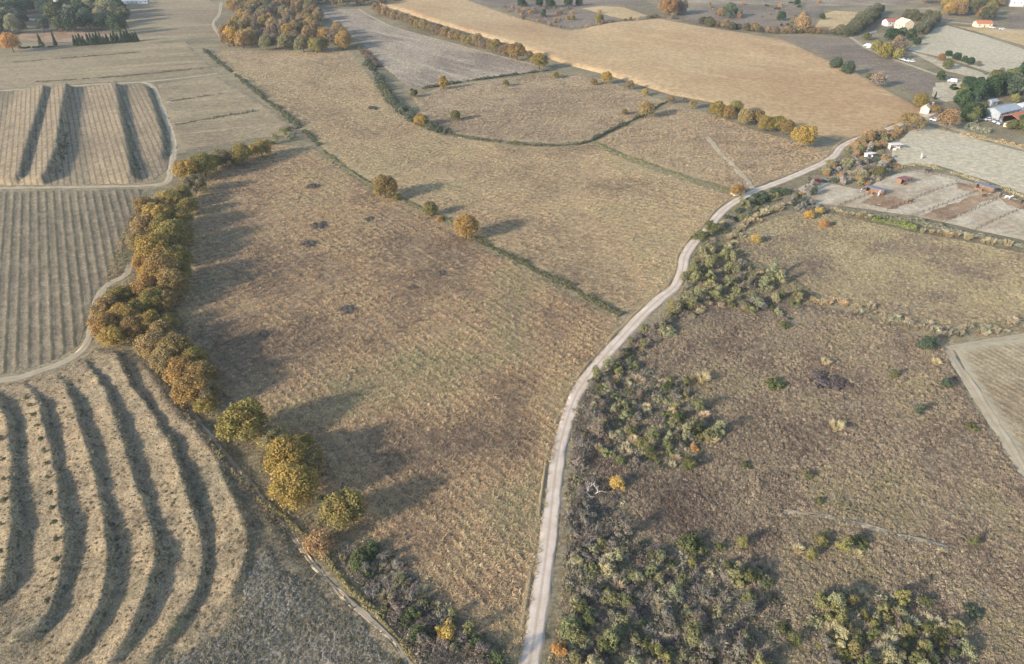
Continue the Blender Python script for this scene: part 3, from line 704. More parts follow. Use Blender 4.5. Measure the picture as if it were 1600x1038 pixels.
def pts_in(poly_px, n, rng, mind=0.0):
    """n scattered ground places in an outline given by survey positions (even on the ground)"""
    P = np.array(GP(poly_px)); lo = P.min(0); hi = P.max(0); out = []
    tries = 0
    while len(out) < n and tries < 60:
        c = rng.uniform(lo, hi, (max(64, n * 2), 2)); c = c[inside(P, c[:, 0], c[:, 1])]; tries += 1
        for q in c:
            if mind and any((q[0] - o[0]) ** 2 + (q[1] - o[1]) ** 2 < mind * mind for o in out): continue
            out.append(q)
            if len(out) >= n: break
    return out
def place(x, y, R, P, col, name, cat, label, group, sz=1.0):
    o = bpy.data.objects.new(name, P); o.location = (x, y, surf(x, y) - 0.03); o.rotation_euler = (0, 0, random.uniform(0, 6.28))
    o.rotation_euler = (random.gauss(0, 0.16), random.gauss(0, 0.16), random.uniform(0, 6.28))
    o.scale = (R * random.uniform(0.75, 1.3), R * random.uniform(0.75, 1.3), R * sz * random.uniform(0.7, 1.2)); link(o); setcol(o, col, 0.16); tag(o, label, cat, group); return o
def place_tree(x, y, R, P, col, name, label, group, tr=0.3, sz=1.0):
    e = empty(name, (x, y, 0), random.uniform(0, 6.28)); tag(e, label, 'tree', group)
    c = link(bpy.data.objects.new('crown', P), e); c.location = (0, 0, tr * R); c.scale = (R, R, R * sz); 
    if 'wood' in name or name == 'hedge_tree' or name == 'far_tree': col = tuple(a_ * 0.55 + b_ * 0.45 for a_, b_ in zip(col, srgb(128, 114, 84, KV)))
    setcol(c, col, 0.1)
    t = link(bpy.data.objects.new('trunk', TRUNK[NPL[0] % 3]), e); t.location = (0, 0, (tr + 0.25) * R); t.scale = (R, R, (tr + 0.25) * R); NPL[0] += 1
    return e

# ------------------------------------------------------------------ the long tree line on the left
HG = 'autumn oaks of the long tree line'
for px, py, w, col, lb in (
    (407, 229, 34, GOLD, 'small golden oak at the top end of the long tree line'),
    (376, 237, 36, OLIV, 'olive gold oak second from the top end of the tree line'),
    (345, 244, 34, GREY, 'greyish half bare oak between olive oaks near the tree line top'),
    (316, 254, 42, OLIV, 'olive oak where the tree line bends down towards the rows'),
    (290, 262, 42, GOLD, 'gold oak at the corner of the terraces track'),
    (302, 283, 36, GREY, 'grey olive oak on the shaded side below the corner'),
    (284, 300, 32, GRNY, 'dark yellow green oak below the corner of the tree line'),
    (264, 309, 40, YELL, 'bright yellow oak at the end of the striped bank'),
    (226, 320, 36, BRWN, 'russet oak at the outer left edge beside the rows'),
    (246, 336, 52, GOLD, 'broad golden oak below the bright yellow one'),
    (276, 337, 44, OLIV, 'olive oak on the field side below the yellow one'),
    (224, 352, 44, TANB, 'tan brown oak leaning over the dark rows'),
    (266, 362, 54, OLIV, 'wide olive oak on the field side mid tree line'),
    (238, 384, 58, GOLD, 'large golden oak in the middle of the tree line'),
    (274, 396, 44, OLIV, 'olive oak casting shade on the field mid tree line'),
    (222, 408, 34, ORNG, 'small orange oak at the left edge mid tree line'),
    (250, 416, 58, BRWN, 'large brown gold oak mid tree line'),
    (230, 446, 46, ORNG, 'glowing orange oak above the gap in the tree line'),
    (268, 438, 50, BRWN, 'brown oak on the field side above the gap'),
    (240, 464, 48, OLIV, 'olive oak just above the gap in the tree line'),
    (186, 460, 42, OLIV, 'olive topped oak jutting left into the rows'),
    (164, 478, 44, TANB, 'rusty tan oak at the leftmost bulge of the tree line'),
    (192, 491, 50, GOLD, 'gold brown oak behind the leftmost bulge'),
    (160, 506, 44, ORNG, 'orange oak at the leftmost bulge of the tree line'),
    (176, 522, 44, GOLD, 'low golden orange oak at the foot of the bulge'),
    (228, 502, 46, GOLD, 'golden oak below the gap in the tree line'),
    (250, 516, 44, TANB, 'tan oak behind the golden one below the gap'),
    (238, 536, 50, TANB, 'tan brown oak on the terrace side'),
    (272, 541, 56, BRWN, 'broad brown gold oak beside the shaded field'),
    (302, 556, 44, OLIV, 'olive brown oak at the shaded field edge'),
    (284, 578, 56, ORNG, 'orange flushed oak above the near terraces'),
    (314, 582, 54, BRWN, 'brown olive oak behind the orange flushed one'),
    (298, 604, 62, ORNG, 'large oak with a bright orange left side'),
    (324, 610, 46, GREY, 'greyish brown oak at the lower end of the dense line'),
    (376, 655, 86, OLIV, 'large round olive gold oak standing apart below the dense line'),
    (424, 680, 50, SAGE, 'small grey green oak between the round oak and the gold pair'),
    (446, 706, 76, GOLD, 'upper golden oak of the near gold pair'),
    (484, 716, 58, TANB, 'tan oak on the shaded side of the gold pair'),
    (456, 754, 88, GOLD, 'lower and larger golden oak of the near gold pair'),
    (535, 790, 78, GRNY, 'nearest oak of the line, green gold with an orange flank')):
    tree(px, py, w * (1.04 if py < 630 else 0.95), col, lb, HG, sz=0.86)
for px, py, w, col, lb in ((330, 252, 30, OLIV, 'low olive oak filling the line between the grey oak and the bend'), (362, 243, 28, GREY, 'low grey oak filling the line near its top end'), (292, 320, 34, OLIV, 'shaded olive oak under the bright yellow one'), (250, 352, 40, OLIV, 'olive oak in the thick of the line below the broad golden one'),
    (216, 376, 36, TANB, 'tan oak on the rows side left of the large golden one'), (262, 380, 44, BRWN, 'brown oak in the thick of the line beside the large golden one'), (236, 426, 44, GOLD, 'golden oak in the thick of the line above the glowing orange one'), (282, 420, 34, OLIV, 'slim olive oak on the field side mid line'), (284, 366, 36, OLIV, 'round olive oak at the field side upper middle'),
    (256, 466, 40, BRWN, 'brown oak at the shaded side of the gap'), (214, 480, 40, OLIV, 'dark olive oak right behind the bulge'), (206, 510, 42, BRWN, 'brown oak between the bulge and the golden one below the gap'), (262, 500, 34, OLIV, 'small olive oak at the field edge below the gap'), (256, 560, 48, TANB, 'tan oak on the terrace side above the orange flushed one'), (320, 630, 40, OLIV, 'low olive oak at the very end of the dense line'), (474, 690, 40, OLIV, 'small olive oak at the shaded back of the gold pair')):
    tree(px, py, w * (1.04 if py < 630 else 0.95), col, lb, HG, sz=0.86)

# lone trees along the ditch and in the pastures
LG = 'lone trees along the ditches'
for px, py, w, col, lb, pr in (
    (600, 287, 42, BRWN, 'rusty brown oak on the dark ditch line', OAK),
    (672, 324, 25, GRN, 'small round green tree on the ditch line between two autumn oaks', GREEN),
    (727, 350, 44, ORNG, 'golden orange oak on the ditch line, nearest of three', OAK),
    (692, 127, 17, GOLD, 'slim golden tree by the far cross ditch', TALL),
    (647, 145, 14, DGRN, 'small dark green tree left of the slim golden tree', GREEN),
    (712, 179, 17, DGRN, 'round dark green tree alone in the enclosed pasture', GREEN),
    (657, 185, 23, GOLD, 'golden tree at the foot of the scrubby ditch', OAK),
    (790, 129, 12, GRN, 'tiny green tree on the pasture top edge', GREEN),
    (843, 92, 30, OLIV, 'olive round oak at the end of the brown hedge row', OAK),
    (808, 77, 30, BRWN, 'brown olive oak second from the end of the hedge row', OAK),
    (826, 86, 18, GREY, 'grey bare tree between the two hedge row end oaks', SPARSE),
    (868, 116, 13, OLIV, 'small olive tree below the tan field corner', OAK),
    (948, 119, 20, GOLD, 'golden oak on the tan field edge', OAK),
    (928, 127, 12, BRWN, 'small brown bush tree beside the golden oak', OAK),
    (984, 131, 17, GREY, 'grey bare tree on the tan field edge', SPARSE),
    (1008, 143, 12, YELL, 'small yellow tree on the tan field edge', OAK),
    (1010, 168, 30, TANB, 'tan feathery tree at the ditch corner', SPARSE),
    (976, 174, 11, BRWN, 'tiny russet tree left of the feathery tree', OAK),
    (1048, 154, 15, GREY, 'grey shrub tree at the head of the ditch', SPARSE),
    (1083, 161, 17, TANB, 'tan rusty shrub tree beside the tan field', SPARSE),
    (1122, 168, 28, OLIV, 'left end olive oak of the row below the tan field', OAK),
    (1138, 173, 26, BRWN, 'brown olive oak second in the row below the tan field', OAK),
    (1151, 166, 26, GRNY, 'yellow green oak standing tallest in the row', OAK),
    (1166, 180, 28, TANB, 'russet oak in the middle of the row', OAK),
    (1184, 180, 26, BRWN, 'brown oak right of the row middle', OAK),
    (1197, 190, 26, OLIV, 'olive oak near the right end of the row', OAK),
    (1216, 190, 28, OLIV, 'wide olive oak third from the right row end', OAK),
    (1231, 196, 26, BRWN, 'brown oak beside the last golden oak of the row', OAK),
    (1257, 208, 42, GOLD, 'golden oak standing at the right end of the row', OAK),
    (1420, 184, 30, TANB, 'russet oak overhanging the road near the junction', OAK),
    (1438, 190, 28, GREY, 'greyish oak right beside the road junction', SPARSE),
    (1462, 169, 17, BRWN, 'dark russet round tree right of the gatehouse', OAK),
    (1440, 155, 26, OLIV, 'low olive tree behind the gatehouse', OAK),
    (1484, 182, 36, RED, 'reddish half bare tree on the lane corner', SPARSE),
    (1375, 267, 22, DGRN, 'dark green round tree beside the paddocks', GREEN),
    (1152, 296, 22, ORNG, 'bright orange tree leaning over the little white hut', OAK)):
    tree(px, py, w * 0.98, col, lb, LG, protos=pr, sz=0.92, name='oak_tree' if pr is OAK else 'round_tree')
for px, py, w, col, lb, pr in (
    (620, 309, 15, GRNY, 'small yellow green bush right of the rusty oak', OSHRUB), (687, 343, 11, ORNG, 'tiny orange bush between the green tree and golden oak', OSHRUB),
    (1069, 157, 10, GREY, 'little grey bush by the ditch head', OSHRUB), (497, 852, 44, TANB, 'grey tan bush on the path edge below the nearest oak', OSHRUB),
    (697, 986, 30, YELL, 'yellow sapling in the ditch scrub at the lower edge', OSHRUB), (690, 996, 20, GOLD, 'orange yellow lower half of the sapling clump by the ditch', OSHRUB),
    (875, 1016, 27, ORNG, 'orange sapling right of the road at the lower edge', OSHRUB), (964, 758, 24, YELL, 'bright yellow bush right of the dead white tree', OSHRUB),
    (1281, 330, 15, YELL, 'yellow bush at the paddock corner', OSHRUB), (1264, 338, 16, GOLD, 'small gold bush left of the paddock corner bush', OSHRUB),
    (1287, 351, 16, ORNG, 'orange leaning bush below the paddock corner', OSHRUB), (1181, 376, 17, YELL, 'yellow bush in the meadow inside the bend', OSHRUB),
    (1214, 598, 29, GRN, 'round bright green bush alone on the heath', SHRUB), (1290, 566, 17, PALE, 'pale yellow grass clump above the dark heath patch', CLUMP),
    (1308, 665, 22, PALE, 'pale yellow grass clump alone in the middle of the heath', CLUMP), (1463, 566, 15, PALE, 'pale grass clump near the vineyard path', CLUMP),
    (1112, 687, 20, PALE, 'round pale grass clump at the thicket edge', CLUMP), (1098, 591, 24, PALE, 'pale feathery grass clump at the upper thicket edge', CLUMP),
    (1085, 702, 13, ORNG, 'small orange bush at the thicket edge', OSHRUB), (1084, 678, 10, GOLD, 'tiny gold bush inside the thicket edge', OSHRUB),
    (1246, 860, 17, PALE, 'pale grass clump beside a green gold bush', CLUMP), (1267, 870, 22, GRNY, 'green gold bush with a pale clump on its left', SHRUB),
    (1285, 846, 24, GRNY, 'olive green bush above the green gold one', SHRUB), (1318, 857, 28, GRNY, 'large olive bush right below the heath footpath', SHRUB),
    (1345, 848, 24, GRN, 'dark green bush beside the large olive bush', SHRUB), (1340, 866, 15, PALE, 'pale clump at the foot of the dark green bush', CLUMP),
    (1082, 850, 44, GRN, 'bright green spreading bush casting a long shadow', SHRUB), (1159, 852, 22, GRNY, 'yellow green bush right of the spreading bush', SHRUB),
    (1124, 856, 18, GRN, 'dark green bush between spreading and yellow green bush', SHRUB), (1408, 940, 30, GRNY, 'tall gold green bush at the lower right thicket top', SHRUB),
    (1468, 985, 36, GRNY, 'big gold green bush on the right thicket side', SHRUB), (1446, 940, 20, GRN, 'dark green bush right of the tall gold green one', SHRUB),
    (1225, 982, 24, GRN, 'green bush left of the lower right thicket', SHRUB), (1240, 1003, 22, GRN, 'lower green bush left of the thicket', SHRUB),
    (1280, 785, 15, GRN, 'small green bush above the heath footpath', SHRUB), (1520, 850, 18, GRN, 'small green bush right of the heath footpath', SHRUB),
    (1525, 955, 26, BGRN, 'grey green bush in the right heath', SHRUB), (1262, 744, 13, GRN, 'tiny green bush in the mid heath', SHRUB), (1165, 727, 16, GRN, 'small green bush in the heath right of the thicket', SHRUB),
    (1395, 588, 14, GRN, 'small green bush right of the dark heath patch', SHRUB), (1478, 600, 22, BGRN, 'grey green bush near the vineyard path', SHRUB), (1435, 645, 18, BGRN, 'grey green tuft left of the vineyard path', SHRUB),
    (1522, 668, 18, GRN, 'green bush at the vineyard path edge', SHRUB), (1450, 538, 28, BGRN, 'grey green bush below the reed belt', SHRUB),
    (1225, 507, 18, GRN, 'yellow green bush at the lower scrub edge inside the bend', SHRUB), (1024, 506, 34, TWIG, 'pinkish grey leafless bush at the road edge', BARE)):
    nm = {id(OSHRUB): ('autumn_bush', 'bush'), id(SHRUB): ('green_bush', 'bush'), id(CLUMP): ('grass_clump', 'grass clump'), id(BARE): ('bare_bush', 'bush')}[id(pr)]
    shrub(px, py, w * 1.1, col, lb, 'bushes and clumps on the open ground', pr, nm[0], nm[1], 1.0 if pr is not CLUMP else 1.1)
# dead white tree
x, y = G(925, 775)
o = place(x, y, 3.0, DEADT, srgb(206, 200, 192, 0.8), 'dead_tree', 'tree', 'bleached white dead tree with bare branches beside the road scrub', None, 0.9)

def where(label, q, lo, hi, big=None):
    u = (q[0] - lo[0]) / (hi[0] - lo[0] + 1e-6); v = (q[1] - lo[1]) / (hi[1] - lo[1] + 1e-6)
    hx = ('at its left end', 'near its left end', 'left of its middle', 'at its middle', 'right of its middle', 'near its right end', 'at its right end')[min(6, max(0, int(u * 7)))]
    hv = ('in front', 'towards the front', 'towards the back', 'at the back')[min(3, max(0, int(v * 4)))]
    w = label if big is None else ('large ' if big else 'small ') + label
    return ' '.join((w + ', ' + hv + ' ' + hx).split()[:16])
# brown hedge row between pasture and tan field, woods and gardens
def packed(poly, n, mind, cols, Rr, protos, name, labels, group, seed, tr=0.25, sz=1.0, avoid=None):
    rng = np.random.default_rng(seed); Q = np.array(GP(poly)); lo = Q.min(0); hi = Q.max(0)
    for q in pts_in(poly, n, rng, mind):
        if avoid and any((q[0] - a[0]) ** 2 + (q[1] - a[1]) ** 2 < a[2] ** 2 for a in avoid): continue
        k = int(rng.integers(len(cols))); pr = protos[int(rng.integers(len(protos)))]
        R_ = rng.uniform(*Rr)
        place_tree(q[0], q[1], R_, pr, cols[k], name, where(labels[k], q, lo, hi, R_ > (Rr[0] + Rr[1]) / 2), group, tr, sz)
def along(px_line, step, jit, fn, seed=0):
    C = catmull(GP(px_line), 1.0); rg = random.Random(seed); acc = 0; nxt = 0; tot = sum((C[i] - C[i - 1]).length for i in range(1, len(C)))
    for i in range(1, len(C)):
        acc += (C[i] - C[i - 1]).length
        if acc >= nxt:
            nxt = acc + step * rg.uniform(0.7, 1.3); t = (C[i] - C[i - 1]).normalized()
            j = rg.uniform(-jit, jit); rg.u = acc / tot; fn(C[i].x - t.y * j, C[i].y + t.x * j, rg)
def spot(label, rg):
    w = ('at its left end', 'near its left end', 'left of its middle', 'just left of its middle', 'just right of its middle', 'right of its middle', 'near its right end', 'at its right end')
    return ' '.join((label + ', ' + w[min(7, int(rg.u * 8))]).split()[:16])
def hr(x, y, rg):
    c, l = rg.choice(((BRWN, 'brown leaved tree in the hedge row below the tan field top'), (TANB, 'tan leaved tree in the hedge row below the tan field top'), (GREY, 'greyish bare tree in the hedge row below the tan field top'), (OLIV, 'olive leaved tree in the hedge row below the tan field top')))
    place_tree(x, y, rg.uniform(3.6, 5.4), rg.choice(OAK + SPARSE), c, 'hedge_tree', spot(l.replace(' below the tan field top', ' left of the tan field'), rg), 'trees of the brown hedge row', 0.15, 0.95)
along([(586, 20), (640, 38), (700, 60), (760, 78), (796, 88)], 6.0, 2.0, hr, 5)
packed([(346, 10), (360, -10), (470, -12), (492, 12), (524, 48), (548, 70), (540, 84), (420, 84), (356, 74), (350, 60), (372, 40), (360, 22)], 130, 7.0, (BRWN, OLIV, GREY, GOLD, TANB, OLGR), (4.6, 6.8), OAK + SPARSE, 'wood_tree',
       ['brown leaved tree packed in the autumn wood', 'olive leaved tree packed in the autumn wood', 'grey bare tree packed in the autumn wood', 'gold leaved tree packed in the autumn wood', 'tan leaved tree packed in the autumn wood', 'dull green tree packed in the autumn wood'], 'trees of the autumn wood', 11)
tree(361, 52, 30, GOLD, 'bright gold tree at the lower left corner of the autumn wood', 'trees of the autumn wood')
tree(492, 68, 24, GRNY, 'yellow green tree at the lower edge of the autumn wood', 'trees of the autumn wood')
packed([(450, -10), (640, -14), (640, 4), (590, 10), (468, 12)], 46, 7.0, (BRWN, GREY, DGRN, OLGR), (4.5, 6.5), OAK + GREEN, 'far_tree', ['brown tree in the belt behind the grey pasture', 'grey tree in the belt behind the grey pasture', 'dark green tree in the belt behind the grey pasture', 'dull olive tree in the belt behind the grey pasture'], 'tree belt behind the grey pasture', 12)
HOUSES = [G(78, 24) + (15,), G(60, 27) + (11,), G(92, 14) + (10,), G(62, 40) + (9,)]
packed([(-60, -16), (176, -16), (186, 10), (206, 56), (180, 58), (110, 54), (90, 50), (30, 54), (-60, 60)], 150, 6.4, (DGRN, BGRN, GRN, SAGE, BGRN), (5.0, 8.0), PINE + GREEN, 'garden_tree',
       ['dark green tree in the wooded garden', 'blue green pine in the wooded garden', 'fresh green tree in the wooded garden', 'sage green tree in the wooded garden', 'blue green pine in the wooded garden'], 'evergreens of the wooded garden', 13, 0.35, 1.1, HOUSES)
tree(14, 62, 30, ORNG, 'orange tree at the left edge in front of the wooded garden', None)
tree(96, 43, 12, TANB, 'small tan tree beside the garden lawn', None, OAK, 'round_tree')
for px, py, h, lb in ((64, 70, 8, 'left slim cypress of the pair in front of the garden'), (88, 73, 11, 'right taller cypress of the pair in front of the garden')):
    x, y = G(px, py); place_tree(x, y, 1.7, CYP[0], DGRN, 'cypress', lb, 'pair of cypresses', 0.1, h / 8.0)
def cyh(x, y, rg): place_tree(x, y, rg.uniform(1.7, 2.3), CYP[0], DGRN, 'cypress', spot('dark cypress in the clipped garden hedge row', rg), 'cypresses of the hedge row', 0.05, rg.uniform(0.62, 0.95))
along([(116, 72), (150, 70), (190, 67), (217, 65)], 1.8, 0.3, cyh, 3)
def lowh(x, y, rg): place(x, y, rg.uniform(1.6, 2.4), rg.choice(SHRUB), DGRN, 'hedge_shrub', 'shrub', spot('dark low shrub in the strip before the garden', rg), 'low shrubs left of the cypresses', 0.9)
along([(28, 76), (50, 75), (80, 74)], 3.2, 0.6, lowh, 4)

# right hand distance: gardens, hedges, woods
def hedge_of(line, step, col, Rr, label, group, protos=GREEN, tr=0.1, seed=1, jit=1.0, sz=1.0):
    along(line, step, jit, lambda x, y, rg: place_tree(x, y, rg.uniform(*Rr), rg.choice(protos), col, 'hedge_tree', spot(label, rg), group, tr, sz), seed)
hedge_of([(1330, 50), (1345, 38), (1360, 28), (1374, 20)], 6.5, BGRN, (4.2, 5.8), 'blue green tree in the hedge left of the far house', 'hedge left of the far house', seed=2)
hedge_of([(1334, 54), (1352, 41), (1370, 29)], 8, DGRN, (3.5, 5), 'dark tree on the house side of the far hedge', 'hedge left of the far house', seed=3)
hedge_of([(1416, 30), (1438, 34), (1466, 38)], 6.0, DGRN, (4.2, 5.6), 'dark green tree in the hedge behind the far house', 'hedge behind the far house', seed=4)
hedge_of([(1452, 40), (1447, 48), (1440, 54)], 6.0, BGRN, (4.2, 5.6), 'blue green tree in the hedge right of the far house', 'hedge behind the far house', seed=5)
for px, py, w, col, lb, pr in (
    (1396, 52, 22, DGRN, 'dark tree in front of the red roof', GREEN), (1410, 50, 18, BGRN, 'blue green tree in front of the pale gable', GREEN), (1424, 53, 18, DGRN, 'dark tree right below the pale gable', GREEN),
    (1355, 56, 13, GRN, 'small round green tree at the far lane bend', GREEN), (1371, 70, 19, GRNY, 'left olive tree of three beside the far lane', GREEN), (1386, 77, 24, OLIV, 'middle olive tree of three beside the far lane', GREEN),
    (1404, 83, 19, GRNY, 'right olive tree of three beside the far lane', GREEN), (1407, 66, 26, GREY, 'grey leafless tree behind the three olive trees', SPARSE), (1434, 64, 12, DGRN, 'small dark tree alone in the pale meadow', GREEN),
    (1483, 83, 11, DGRN, 'first dark bush tree of the meadow row', GREEN), (1496, 88, 14, DGRN, 'second dark bush tree of the meadow row', GREEN), (1508, 92, 10, DGRN, 'third dark bush tree of the meadow row', GREEN),
    (1517, 95, 13, DGRN, 'fourth dark bush tree of the meadow row', GREEN), (1529, 99, 9, GREY, 'last greyish bush tree of the meadow row', GREEN), (1482, 99, 15, GRN, 'round green tree below the meadow row', GREEN), (1472, 89, 12, BRWN, 'brown bush tree left of the meadow row', OAK),
    (1308, 98, 20, BGRN, 'blue green tree on the fallow edge, left of two', GREEN), (1326, 104, 22, BGRN, 'blue green tree on the fallow edge, right of two', GREEN), (1360, 119, 13, GRN, 'small green tree on the tan field edge', GREEN),
    (1375, 122, 26, TWIG, 'grey leafless thicket tree beside the small green one', SPARSE), (1471, 117, 14, DGRN, 'dark bush tree on the far lane', GREEN), (1516, 126, 18, DGRN, 'dark tree left of the far lane end', GREEN), (1532, 127, 16, DGRN, 'dark tree at the far lane end', GREEN),
    (1490, 135, 10, DGRN, 'dark bush beside the small white van', GREEN), (1504, 135, 10, GRN, 'green bush by the two field shelters', GREEN), (1462, 149, 5, DGRN, 'tiny dark conifer in the grass behind the gatehouse', CYP), (1566, 110, 10, GREY, 'grey tree at the pale meadow edge', SPARSE), (1580, 116, 14, BGRN, 'blue green tree at the pale meadow edge', GREEN),
    (1222, 24, 15, DGRN, 'dark green tree in the far scrub pasture', GREEN), (1255, 34, 30, TANB, 'brown bush tree left of the yellow field', SPARSE), (1246, 3, 10, DGRN, 'dark tree near the skyline right of centre', GREEN), (1285, 25, 10, DGRN, 'dark bush at the yellow field corner', GREEN),
    (815, 2, 14, DGRN, 'dark pine at the far edge, left of the group', PINE), (842, 3, 13, DGRN, 'dark pine at the far edge, left in the group', PINE), (860, 3, 16, DGRN, 'broad dark pine in the far group', PINE), (888, 2, 14, DGRN, 'dark pine right in the far group', PINE), (905, 2, 12, DGRN, 'dark pine at the right end of the far group', PINE),
    (850, 20, 9, DGRN, 'slim dark tree in the far brown pasture', TALL), (895, 27, 8, OLIV, 'small olive tree in the far brown pasture', GREEN), (936, 28, 14, OLIV, 'low olive tree at the small yellow field', GREEN),
    (1047, 8, 28, BRWN, 'brown tree left in the far brown clump', OAK), (1062, 8, 26, GREY, 'greyish tree right in the far brown clump', OAK), (1036, 6, 16, TANB, 'small tan tree beside the far brown clump', OAK), (1127, 18, 12, TANB, 'tan bush in the far scrub', OAK), (1142, 14, 22, BGRN, 'blue green tree in the far scrub', GREEN)):
    tree(px, py, w * 1.05, col, lb, 'scattered trees of the distance', protos=pr, name='far_tree', trunk=0.12)
def fh(x, y, rg):
    c, l = rg.choice(((BRWN, 'brown tree in the hedge behind the tan field'), (GREY, 'grey tree in the hedge behind the tan field'), (BGRN, 'blue green tree in the hedge behind the tan field'), (DGRN, 'dark tree in the hedge behind the tan field'), (TANB, 'tan tree in the hedge behind the tan field')))
    place_tree(x, y, rg.uniform(2.8, 4.6), rg.choice(OAK + GREEN + SPARSE), c, 'hedge_tree', spot(l, rg), 'hedge trees behind the tan field', 0.1, 0.9)
along([(1094, 38), (1130, 44), (1170, 48), (1200, 52), (1240, 52), (1290, 54), (1330, 57)], 5.5, 3.0, fh, 6)
def tfs(x, y, rg):
    c, l = rg.choice(((BRWN, 'brown'), (GREY, 'grey'), (TANB, 'tan'), (TWIG, 'pale grey')))
    R = rg.uniform(1.8, 3.6)
    place(x, y, R, rg.choice(OSHRUB + BARE), c, 'hedge_shrub', 'shrub', spot(('large ' if R > 2.7 else 'small ') + l + ' shrub along the tan field top edge', rg), 'shrubs along the tan field top edge', 1.0)
along([(800, 26), (850, 38), (890, 46), (930, 40), (970, 34), (1030, 28), (1070, 33)], 5.0, 4.0, tfs, 7)
packed([(1446, -4), (1500, -16), (1570, -12), (1584, 8), (1560, 22), (1548, 34), (1504, 33), (1478, 24), (1466, 14), (1440, 8)], 52, 7.0, (TANB, BRWN, OLIV, GOLD, DGRN), (5, 7.5), OAK, 'wood_tree',
       ['tan tree in the far right autumn wood', 'brown tree in the far right autumn wood', 'olive tree in the far right autumn wood', 'gold tree in the far right autumn wood', 'dark green tree in the far right autumn wood'], 'trees of the far right autumn wood', 14)
packed([(1292, -12), (1446, -14), (1438, 4), (1380, 2), (1330, 4), (1292, 0)], 16, 12.0, (TANB, GREY, DGRN), (3.5, 5.5), OAK, 'far_tree', ['tan tree near the right skyline', 'grey tree near the right skyline', 'dark tree near the right skyline'], 'trees near the right skyline', 15)
packed([(1478, 172), (1500, 160), (1530, 146), (1560, 134), (1600, 118), (1680, 118), (1680, 160), (1600, 152), (1568, 150), (1540, 160), (1512, 174), (1490, 184)], 40, 5.5, (DGRN, DGRN, BGRN, GRN), (3.6, 6.0), GREEN + PINE, 'farm_tree',
       ['dark evergreen in the belt behind the barns', 'dark evergreen in the belt behind the barns', 'blue green evergreen in the belt behind the barns', 'fresh green tree in the belt behind the barns'], 'evergreen belt behind the barns', 16, 0.15, 1.15)
packed([(1504, 186), (1512, 176), (1532, 172), (1536, 184), (1520, 192)], 9, 3.6, (DGRN, GRN), (2.6, 4.0), GREEN, 'farm_tree', ['dark evergreen left of the grey barn', 'green tree left of the grey barn'], 'trees left of the grey barn', 17, 0.1)
packed([(1574, 158), (1600, 156), (1680, 160), (1680, 166), (1600, 166), (1580, 164)], 8, 4.0, (GRNY, GRN), (2.6, 3.6), GREEN, 'farm_tree', ['yellow green tree behind the white shed', 'green tree behind the white shed'], 'bright trees behind the white shed', 18, 0.1)
packed([(1576, 204), (1600, 196), (1660, 204), (1660, 222), (1600, 214), (1580, 210)], 12, 3.6, (DGRN, GRN), (2.8, 4.0), GREEN, 'farm_tree', ['dark evergreen in front of the barns', 'green tree in front of the barns'], 'trees in front of the barns', 19, 0.05)

# ------------------------------------------------------------------ ditch hedges: each one a continuous low hedge
def ditch_hedge(line, w, h, col, label, dens=55, leaf=0.34, seed=1, gappy=0.2, name='ditch_hedge'):
    rng = np.random.default_rng(seed); C = catmull(GP(line), 0.6); n = len(C)
    P = np.array([(c.x, c.y) for c in C]); d = np.linalg.norm(np.diff(P, axis=0), axis=1); L = d.sum(); s = np.concatenate([[0], np.cumsum(d)])
    m = int(L * dens); t = rng.uniform(0, L, m)
    X = np.interp(t, s, P[:, 0]); Y = np.interp(t, s, P[:, 1])
    T = np.stack([np.interp(t + 0.5, s, P[:, 0]) - np.interp(t - 0.5, s, P[:, 0]), np.interp(t + 0.5, s, P[:, 1]) - np.interp(t - 0.5, s, P[:, 1])], 1)
    T /= np.linalg.norm(T, axis=1, keepdims=True) + 1e-9
    nz = fbm(t * 0.16, t * 0 + seed, seed, 3)
    a = rng.uniform(-0.25, math.pi + 0.25, m); sd_ = (np.cos(a) > 0) * 40.0
    prof = np.clip(0.72 + 0.55 * nz + 0.55 * fbm(t * 0.55 + sd_, t * 0 + 3.3, seed + 9, 2), 0.08, 2.0)
    keep = nz > -1.3 + gappy
    rr = rng.uniform(0.45, 1.1, m)
    off = np.cos(a) * rr * w * 0.5 * prof + 0.4 * vnoise(t * 0.12, t * 0 + 7, seed); z = np.clip(np.sin(a), 0, 1) * rr * h * prof
    Cc = np.stack([X - T[:, 1] * off, Y + T[:, 0] * off, z + 0.1], 1)[keep]
    N = np.stack([-T[:, 1] * np.cos(a), T[:, 0] * np.cos(a), np.sin(a)], 1)[keep] + rng.normal(size=(keep.sum(), 3)) * 0.8
    V, F = quads(Cc, N, leaf * rng.uniform(0.6, 1.3, (len(Cc), 1)), rng)
    v = np.clip(rng.normal(0.5, 0.3, len(Cc)), 0, 1); lb = np.clip(0.5 + 0.4 * fbm(t[keep] * 0.08, t[keep] * 0, seed + 3, 2), 0, 1)
    o = link(bpy.data.objects.new(name, mesh_np(name, V, F, M_green, False, face_attr={'v': v, 'lobe': lb})))
    setcol(o, col, 0); tag(o, label, 'hedge', 'low hedges along the ditches'); return o
ditch_hedge([(500, 233), (545, 266), (590, 296), (640, 318), (700, 347), (742, 374)], 1.1, 0.7, OLGR, 'thin dark ditch growth between the two stubble fields, upper half', 60, 0.3, 1, 0.4)
ditch_hedge([(742, 374), (770, 388), (800, 404), (850, 430), (890, 450), (930, 472), (970, 494)], 2.2, 1.2, srgb(104, 104, 74, KV), 'dark green ditch growth between the two stubble fields, nearer half', 90, 0.32, 2, 0.3)
ditch_hedge([(318, 78), (335, 92), (385, 132), (440, 176), (472, 202), (500, 228)], 3.0, 1.7, srgb(96, 100, 76, KV), 'dark scrubby hedge running down right of the striped field', 60, 0.42, 3, 0.5)
